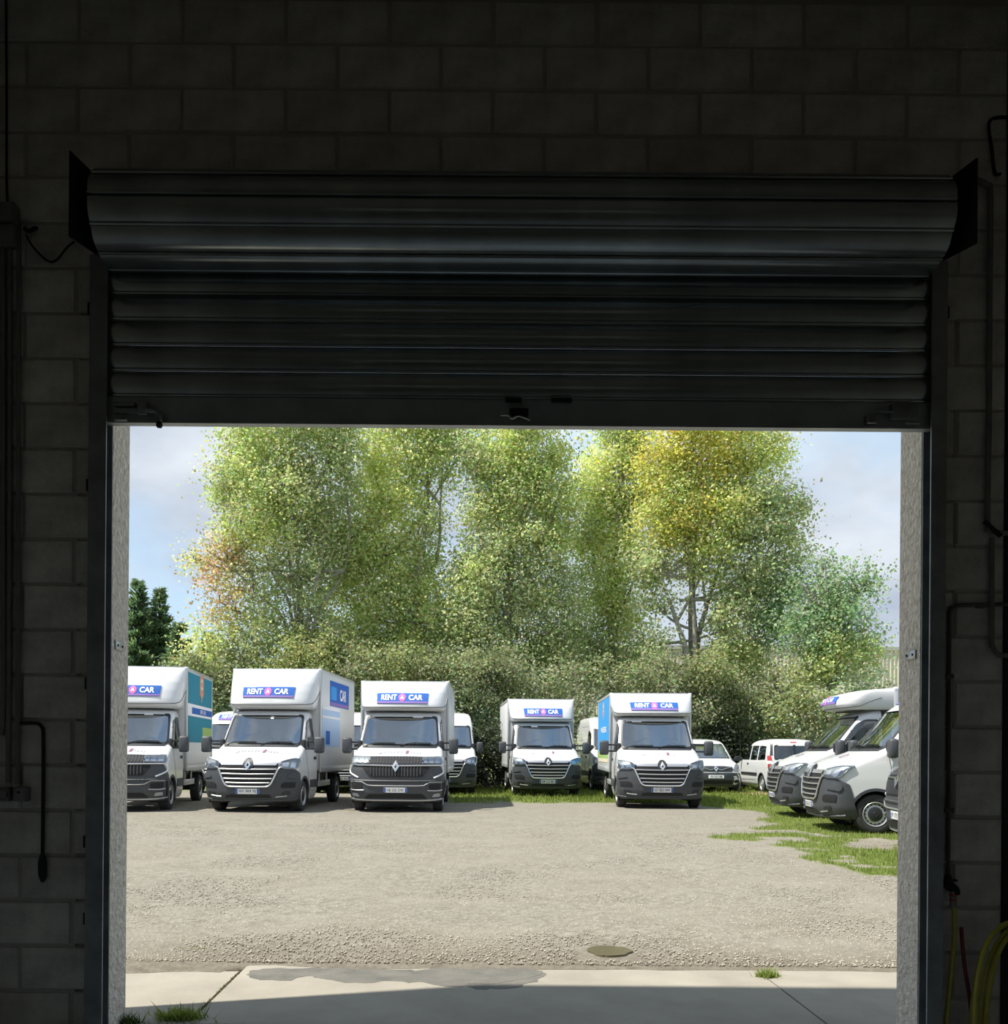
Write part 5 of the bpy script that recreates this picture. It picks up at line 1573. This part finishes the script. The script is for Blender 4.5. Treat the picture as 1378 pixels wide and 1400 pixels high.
def tree(label, Y, trunk, spec, size, seed, limbs=None, r0=.26, sig=.38, density=1.0, group=None, deep=1.0, name='poplar_tree'):
    blobs = px_blobs(Y, spec, deep)
    base = at(trunk[0], trunk[1], Y); base.z = 0
    t = thing(name, label, 'tree', base, group=group)
    rg = random.Random(seed)
    stems = limbs or [[(trunk[0], 900), (trunk[0], 620)]]
    for i, st in enumerate(stems):
        pts = [base + Vector((rg.uniform(-.1, .1), rg.uniform(-.1, .1), -.1))] + [at(px, py, Y + rg.uniform(-.5, .5)) for px, py in st]
        b = MB(); rr = r0 if i == 0 else r0 * rg.uniform(.45, .7)
        b.tube([p - base for p in pts], [rr, rr * .75, rr * .5, rr * .28, .03], 8, smooth=5)
        b.build('trunk' if i == 0 else 'branch', m_bark, t)
    # smaller limbs into the crown
    for k, bl in enumerate(blobs):
        src = stems[rg.randrange(len(stems))]
        q = rg.uniform(.35, .9)
        i0 = min(int(q * len(src)), len(src) - 1)
        a = at(*src[i0], Y); c = Vector(bl[:3])
        if c.z < a.z - .5: a.z = max(.8, c.z - 1.0)
        mid = a.lerp(c, .5) + Vector((0, 0, -.25))
        b = MB()
        tipv = c + Vector((rg.uniform(-.4, .4) * bl[3], rg.uniform(-.5, .5) * bl[4], bl[5] * .6))
        b.tube([p - base for p in (a, mid, c, tipv)], [.075, .055, .035, .012], 6, smooth=4)
        for q2 in range(4):
            e = c + Vector((rg.uniform(-1, 1) * bl[3], rg.uniform(-1, 1) * bl[4], rg.uniform(-.3, 1) * bl[5])) * .85
            s0 = mid.lerp(c, rg.uniform(.2, 1))
            b.tube([p - base for p in (s0, s0.lerp(e, .5) + Vector((0, 0, .12)), e)], [.03, .02, .008], 5, smooth=3)
        b.build('branch', m_bark, t)
    V, F, C = leaf_cloud(blobs, size, seed, sig, density)
    V = V - np.array(base)[None]
    me = tri_mesh('foliage', V, F, m_leaf); set_tint(me, C)
    f = link('foliage', me, t); f['kind'] = 'stuff'
    return t

tree('airy poplar with many thin stems, rising over the blue sign truck', 38.5, (408, 905), [
    (345, 645, 62, 62, GREEN), (425, 640, 55, 55, OLIVE, .75), (385, 695, 85, 70, GREEN), (385, 590, 75, 45, GREEN), (430, 560, 70, 45, GREEN), (305, 660, 26, 26, OLIVE), (350, 730, 55, 40, LIME, .8),
    (300, 765, 40, 34, RUST, .8), (345, 790, 52, 38, OLIVE, .6), (405, 790, 55, 50, OLIVE, .7), (462, 600, 34, 40, OLIVE, .8), (440, 705, 34, 50, OLIVE, .7), (435, 760, 26, 60, OLIVE, .6), (300, 820, 36, 34, RUST, .55),
    (330, 860, 50, 34, LIME, .6), (285, 880, 34, 26, LIME, .7), (375, 850, 42, 40, OLIVE, .7), (430, 850, 32, 44, OLIVE, .5), (470, 640, 20, 60, OLIVE, .7), (340, 905, 50, 30, GREEN, .8), (400, 900, 44, 34, OLIVE, .8), (455, 885, 36, 40, GREEN, .8), (268, 765, 14, 10, LIME, .6)],
    .128, 1, [[(410, 870), (408, 770), (400, 680), (396, 590)], [(420, 860), (440, 760), (452, 660), (456, 580)], [(400, 850), (370, 780), (345, 700), (330, 640)], [(395, 870), (350, 810), (310, 770), (282, 752)], [(405, 860), (392, 740), (384, 620)], [(425, 870), (470, 780), (480, 720)]], r0=.20, density=.85)
tree('bright green poplar whose crown climbs above the red paper truck', 40.0, (560, 905), [
    (545, 600, 58, 46, LIME), (600, 600, 42, 40, GREEN), (515, 655, 48, 48, LIME), (545, 700, 52, 44, LIME), (500, 725, 44, 50, GREEN), (590, 650, 40, 36, GREEN, .8), (520, 780, 55, 50, LIME), (470, 760, 34, 55, GREEN),
    (560, 550, 60, 40, GREEN), (545, 830, 60, 48, GREEN), (480, 830, 50, 45, LIME), (600, 840, 55, 45, LIME), (565, 780, 40, 40, GREEN), (530, 880, 60, 40, LIME), (590, 730, 22, 50, OLIVE, .4), (500, 905, 60, 40, GREEN), (570, 920, 60, 36, OLIVE), (620, 890, 44, 44, GREEN), (640, 600, 22, 40, OLIVE, .8)],
    .128, 2, [[(562, 860), (575, 760), (585, 680), (580, 590)], [(570, 850), (598, 760), (602, 690), (606, 620)], [(555, 860), (530, 770), (520, 670)], [(548, 870), (500, 800), (480, 740)]])
tree('tall poplar at the middle of the tree row, behind the dark ivy bush', 39.2, (690, 905), [
    (705, 612, 60, 36, LIME), (745, 632, 36, 40, GREEN), (680, 650, 42, 40, GREEN), (720, 680, 52, 46, GREEN), (760, 690, 26, 50, GREEN), (670, 710, 40, 44, GREEN), (735, 740, 50, 46, GREEN), (680, 770, 55, 50, OLIVE), (640, 770, 30, 44, GREEN),
    (745, 800, 50, 46, OLIVE), (690, 830, 56, 46, OLIVE), (640, 840, 42, 46, OLIVE), (720, 565, 60, 36, GREEN), (650, 620, 22, 40, OLIVE, .8), (700, 890, 70, 44, OLIVE), (765, 860, 40, 48, OLIVE), (640, 910, 44, 40, OLIVE), (690, 940, 60, 40, OLIVE), (750, 920, 44, 40, GREEN)],
    .128, 3, [[(692, 860), (700, 750), (708, 660), (712, 590)], [(698, 860), (735, 770), (750, 680)], [(686, 870), (660, 780), (655, 700)]])
tree('slender poplar filling the gap beside the yellowing poplar', 41.0, (838, 905), [
    (835, 620, 38, 36, LIME), (860, 600, 34, 36, GREEN), (815, 670, 38, 42, LIME), (850, 690, 44, 44, GREEN), (810, 740, 38, 46, GREEN), (850, 760, 46, 44, LIME), (815, 810, 42, 44, GREEN), (850, 830, 40, 40, LIME), (840, 560, 44, 40, GREEN), (800, 870, 40, 36, OLIVE, .7), (865, 650, 24, 50, OLIVE, .6), (810, 905, 36, 34, OLIVE, .8), (855, 895, 36, 40, GREEN, .8), (835, 935, 44, 30, OLIVE, .8)],
    .128, 4, [[(838, 860), (842, 750), (845, 660), (846, 580)], [(842, 870), (870, 780), (872, 680)], [(834, 870), (812, 780), (808, 700)]], r0=.2)
tree('yellowing poplar with a forked grey trunk, above the bright blue truck', 39.0, (948, 935), [
    (935, 625, 54, 38, YELLOW), (900, 640, 30, 40, YELLOW), (985, 625, 44, 38, YELLOW), (1030, 620, 42, 34, LIME), (1055, 605, 24, 34, LIME), (945, 680, 60, 40, YELLOW), (1000, 680, 50, 40, LIME), (1050, 680, 36, 40, OLIVE), (1085, 700, 22, 26, OLIVE),
    (920, 725, 50, 36, YELLOW), (980, 735, 46, 36, LIME), (1035, 735, 44, 40, OLIVE), (1075, 750, 30, 36, OLIVE), (890, 770, 40, 36, OLIVE), (960, 775, 34, 30, LIME, .7), (1020, 790, 48, 42, OLIVE), (1065, 800, 34, 40, GREEND), (900, 830, 32, 30, OLIVE, .5), (1010, 850, 50, 44, OLIVE), (1060, 860, 36, 44, GREEND), (960, 570, 70, 36, YELLOW), (1020, 570, 50, 36, LIME),
    (980, 830, 24, 30, OLIVE, .4), (885, 880, 36, 30, OLIVE, .7), (1010, 905, 56, 36, GREEN), (915, 690, 40, 40, LIME)],
    .128, 5, [[(948, 890), (946, 820), (950, 740), (960, 640)], [(952, 895), (966, 830), (985, 770), (1010, 690), (1020, 620)], [(940, 910), (925, 850), (905, 790), (896, 720)], [(950, 880), (942, 790), (930, 700)]], r0=.30)
tree('lower dark green poplar rising in front of the cream warehouse', 36.5, (1135, 960), [
    (1127, 775, 12, 22, GREEND), (1140, 810, 26, 26, GREEND), (1165, 790, 12, 26, GREEND, .8), (1120, 840, 30, 28, GREEND), (1150, 845, 34, 32, GREEND), (1182, 800, 10, 24, GREEND, .7), (1185, 860, 16, 22, GREEND, .7), (1110, 880, 32, 30, GREEND), (1150, 885, 38, 32, GREEN), (1190, 800, 8, 10, GREEND, .6),
    (1180, 905, 24, 26, GREEN, .9), (1115, 920, 44, 32, GREEN), (1160, 930, 44, 28, PALE, .8), (1092, 850, 18, 24, GREEND), (1095, 800, 10, 14, GREEND, .6)],
    .128, 6, [[(1135, 900), (1132, 840), (1128, 770)], [(1138, 910), (1160, 860), (1172, 800)], [(1134, 915), (1110, 860), (1100, 830)]], r0=.16)

def conifer(label, px, py_top, Y, rad, seed, group):
    top = at(px, py_top, Y); base = Vector((top.x, Y, 0)); H = top.z
    t = thing('conifer', label, 'tree', base, group=group)
    b = MB(); b.tube([(0, 0, -.1), (0, 0, H * .5), (0, 0, H * .98)], [.22, .12, .02], 8); b.build('trunk', m_barkd, t)
    g = np.random.default_rng(seed); rg = random.Random(seed)
    Vs, Ts = [], []
    nt_ = int(H * 3.4)
    for k in range(nt_):
        f = (k + .3) / nt_
        for q in range(9 if f < .8 else 6):
            r = (rad * (1 - f) ** 1.0 * (.70 + .55 * rg.random())) + .05
            z = H * (.03 + .95 * f) + rg.uniform(-.12, .12)
            a = rg.random() * 6.283
            dx, dy = math.cos(a), math.sin(a)
            ns_ = int(6 + r * 15)
            for s in range(ns_):
                u = ((s + rg.random()) / ns_) ** .8
                wide = .30 * r * (1.05 - u) + .03
                lat = rg.uniform(-1, 1) * wide
                c = np.array([dx * r * u - dy * lat, dy * r * u + dx * lat, z + r * (.42 * u * u - .10 * u)])
                m = 5
                dirs = g.normal(size=(m, 3)) * .32 + np.array([dx, dy, .50]) + np.array([-dy, dx, 0]) * (lat / (wide + .01)) * .6
                dirs /= np.linalg.norm(dirs, axis=1)[:, None]
                side = np.cross(dirs, g.normal(size=(m, 3))); side /= np.linalg.norm(side, axis=1)[:, None]
                ln = .20 + .16 * g.random((m, 1)); st = c + g.normal(size=(m, 3)) * .05
                Vs.append(np.stack([st, st + dirs * ln * .5 + side * .035, st + dirs * ln, st + dirs * ln * .5 - side * .035], 1))
                pal = np.array([(.11, .18, .11), (.15, .23, .12), (.22, .30, .14)])[g.integers(0, 3, m)]
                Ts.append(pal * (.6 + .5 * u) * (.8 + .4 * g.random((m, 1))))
    V = np.concatenate(Vs); T = np.concatenate(Ts)
    me = tri_mesh('foliage', V.reshape(-1, 3), np.arange(len(V) * 4).reshape(-1, 4), m_leaf); set_tint(me, np.repeat(T, 4, 0))
    f = link('foliage', me, t); f['kind'] = 'stuff'
    return t
GCN = 'dark conifers beside the rough cast jamb'
conifer('tallest dark conifer, standing close beside the rough cast jamb', 189, 789, 44, 2.3, 21, GCN)
conifer('pointed dark conifer between the tallest conifer and the airy poplar', 218, 800, 44.6, 2.0, 22, GCN)
conifer('shortest dark conifer, partly behind the lowest boughs of the airy poplar', 246, 848, 43.5, 1.9, 23, GCN)
conifer('dark conifer mostly hidden behind the rusty boughs of the airy poplar', 285, 862, 45.2, 2.2, 24, GCN)

def bush(label, Y, spec, seed, size=.125, density=1.0, sig=.30, name='bush'):
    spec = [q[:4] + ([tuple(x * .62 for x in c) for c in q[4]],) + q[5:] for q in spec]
    blobs = px_blobs(Y, spec, .8)
    c = blobs[0]; base = Vector((c[0], Y, 0))
    t = thing(name, label, 'bush', base)
    rg = random.Random(seed)
    b = MB()
    for bl in blobs:
        for k in range(3):
            e = Vector(bl[:3]) + Vector((rg.uniform(-.5, .5) * bl[3], rg.uniform(-.5, .5) * bl[4], rg.uniform(0, .7) * bl[5]))
            s = base + Vector((rg.uniform(-.3, .3), rg.uniform(-.2, .2), -.05))
            b.tube([p - base for p in (s, s.lerp(e, .5) + Vector((0, 0, .2)), e)], [.05, .03, .01], 5, smooth=3)
    b.build('stems', m_bark, t)
    V, F, C = leaf_cloud(blobs, size, seed, sig, density)
    me = tri_mesh('foliage', V - np.array(base)[None], F, m_leaf); set_tint(me, C)
    f = link('foliage', me, t); f['kind'] = 'stuff'
    return t
bush('lime green bush swelling over the roof corner of the blue sign truck', 37, [(430, 890, 46, 34, LIME), (400, 905, 30, 26, LIME), (470, 905, 40, 36, GREEN), (440, 940, 60, 40, GREEN)], 31)
bush('tangled bush between the teal truck and the blue sign truck', 37.5, [(285, 925, 40, 34, OLIVE), (250, 920, 26, 24, GREEN), (320, 920, 34, 40, OLIVE), (290, 980, 50, 40, GREEND)], 32)
bush('olive bush spreading over the roof of the red paper truck', 36.5, [(540, 915, 60, 34, GREEN), (600, 920, 46, 36, OLIVE), (500, 940, 46, 40, OLIVE), (570, 970, 70, 44, OLIVE), (500, 985, 40, 50, GREEND)], 33)
bush('brownish bush behind the roof of the high roofed panel van', 36.0, [(640, 930, 44, 44, OLIVE), (680, 960, 44, 40, OLIVE), (640, 985, 50, 44, GREEND), (690, 920, 40, 36, OLIVE)], 34)
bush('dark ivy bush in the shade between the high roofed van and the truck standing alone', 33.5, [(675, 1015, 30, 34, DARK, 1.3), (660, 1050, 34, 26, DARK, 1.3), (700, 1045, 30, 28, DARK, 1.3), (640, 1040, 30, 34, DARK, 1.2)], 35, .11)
bush('airy bush with pale leaves above the truck parked farther back', 36.5, [(735, 930, 44, 26, PALE, .5), (780, 935, 36, 34, OLIVE, .6), (805, 975, 26, 44, PALE, .45), (760, 985, 50, 30, OLIVE, .7), (840, 925, 46, 26, OLIVE, .7)], 36, .13)
bush('low sunlit shrub in the gap between the two nearly touching truck rows', 34.5, [(800, 1055, 14, 22, LIME), (812, 1060, 14, 20, LIME), (790, 1035, 12, 18, PALE, .7)], 37, .11)
bush('dense olive bush above the roof of the bright blue truck', 36.5, [(890, 925, 44, 34, OLIVE, .8), (930, 945, 44, 34, OLIVE), (960, 965, 40, 34, OLIVE), (970, 920, 36, 34, GREEN), (900, 975, 60, 34, OLIVE)], 38)
bush('broad olive bush behind the two small passenger vans', 37.5, [(1010, 945, 50, 36, OLIVE), (1060, 950, 44, 40, OLIVE), (1030, 985, 50, 30, OLIVE), (1000, 1000, 40, 30, GREEND), (1080, 985, 40, 30, GREEN)], 39)
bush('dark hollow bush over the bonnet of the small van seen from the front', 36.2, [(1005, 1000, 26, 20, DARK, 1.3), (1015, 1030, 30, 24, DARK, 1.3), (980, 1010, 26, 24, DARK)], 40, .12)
bush('pale green bush between the dark green poplar and the rounded roof fairing', 34.2, [(1110, 965, 34, 28, GREEN), (1150, 955, 30, 22, PALE, .9), (1110, 995, 34, 26, PALE, .8), (1080, 975, 30, 30, GREEN), (1190, 945, 26, 20, GREEND)], 41)
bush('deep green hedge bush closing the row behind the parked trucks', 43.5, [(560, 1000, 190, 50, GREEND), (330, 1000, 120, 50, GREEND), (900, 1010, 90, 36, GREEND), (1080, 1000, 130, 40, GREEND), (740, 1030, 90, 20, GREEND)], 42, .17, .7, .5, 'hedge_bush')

# ------------------------------------------------------------------ cream warehouse behind the trees
m_clad = mat('cream_cladding', (.66, .62, .52), .6, var=.06, vscale=.8, rand=.03)
m_cladcap = mat('cladding_cap', (.45, .45, .43), .5)
WY0, WX0, WX1, WH = 60.0, 2.5, 62.0, 8.15
wh = thing('warehouse', 'long cream warehouse with ribbed metal cladding, seen through and beside the trees', 'building', (WX0, WY0, 0))
PW = 1.0
def clad_fn():
    b = MB()
    poly = []
    n = 4
    for k in range(n):
        x = k * PW / n
        poly += [(x, 0), (x + .14, 0), (x + .165, -.045), (x + .225, -.045)]
    poly += [(PW - .004, 0), (PW - .004, .05), (0, .05)]
    b.prism(poly, 0, WH, 'z')
    return b
for k in range(int((WX1 - WX0) / PW)):
    o = part('cladding_panel', ('c',), clad_fn, m_clad, wh, smooth=False); o.location = (k * PW, 0, 0)
p = MB(); p.box(-.1, WX1 - WX0 + .1, -.12, .3, WH - .02, WH + .22); p.build('roof_edge', m_cladcap, wh, smooth=False)
p = MB(); p.box(0, WX1 - WX0, .06, 24, 0, WH - .05); p.build('building_core', m_clad, wh, smooth=False)
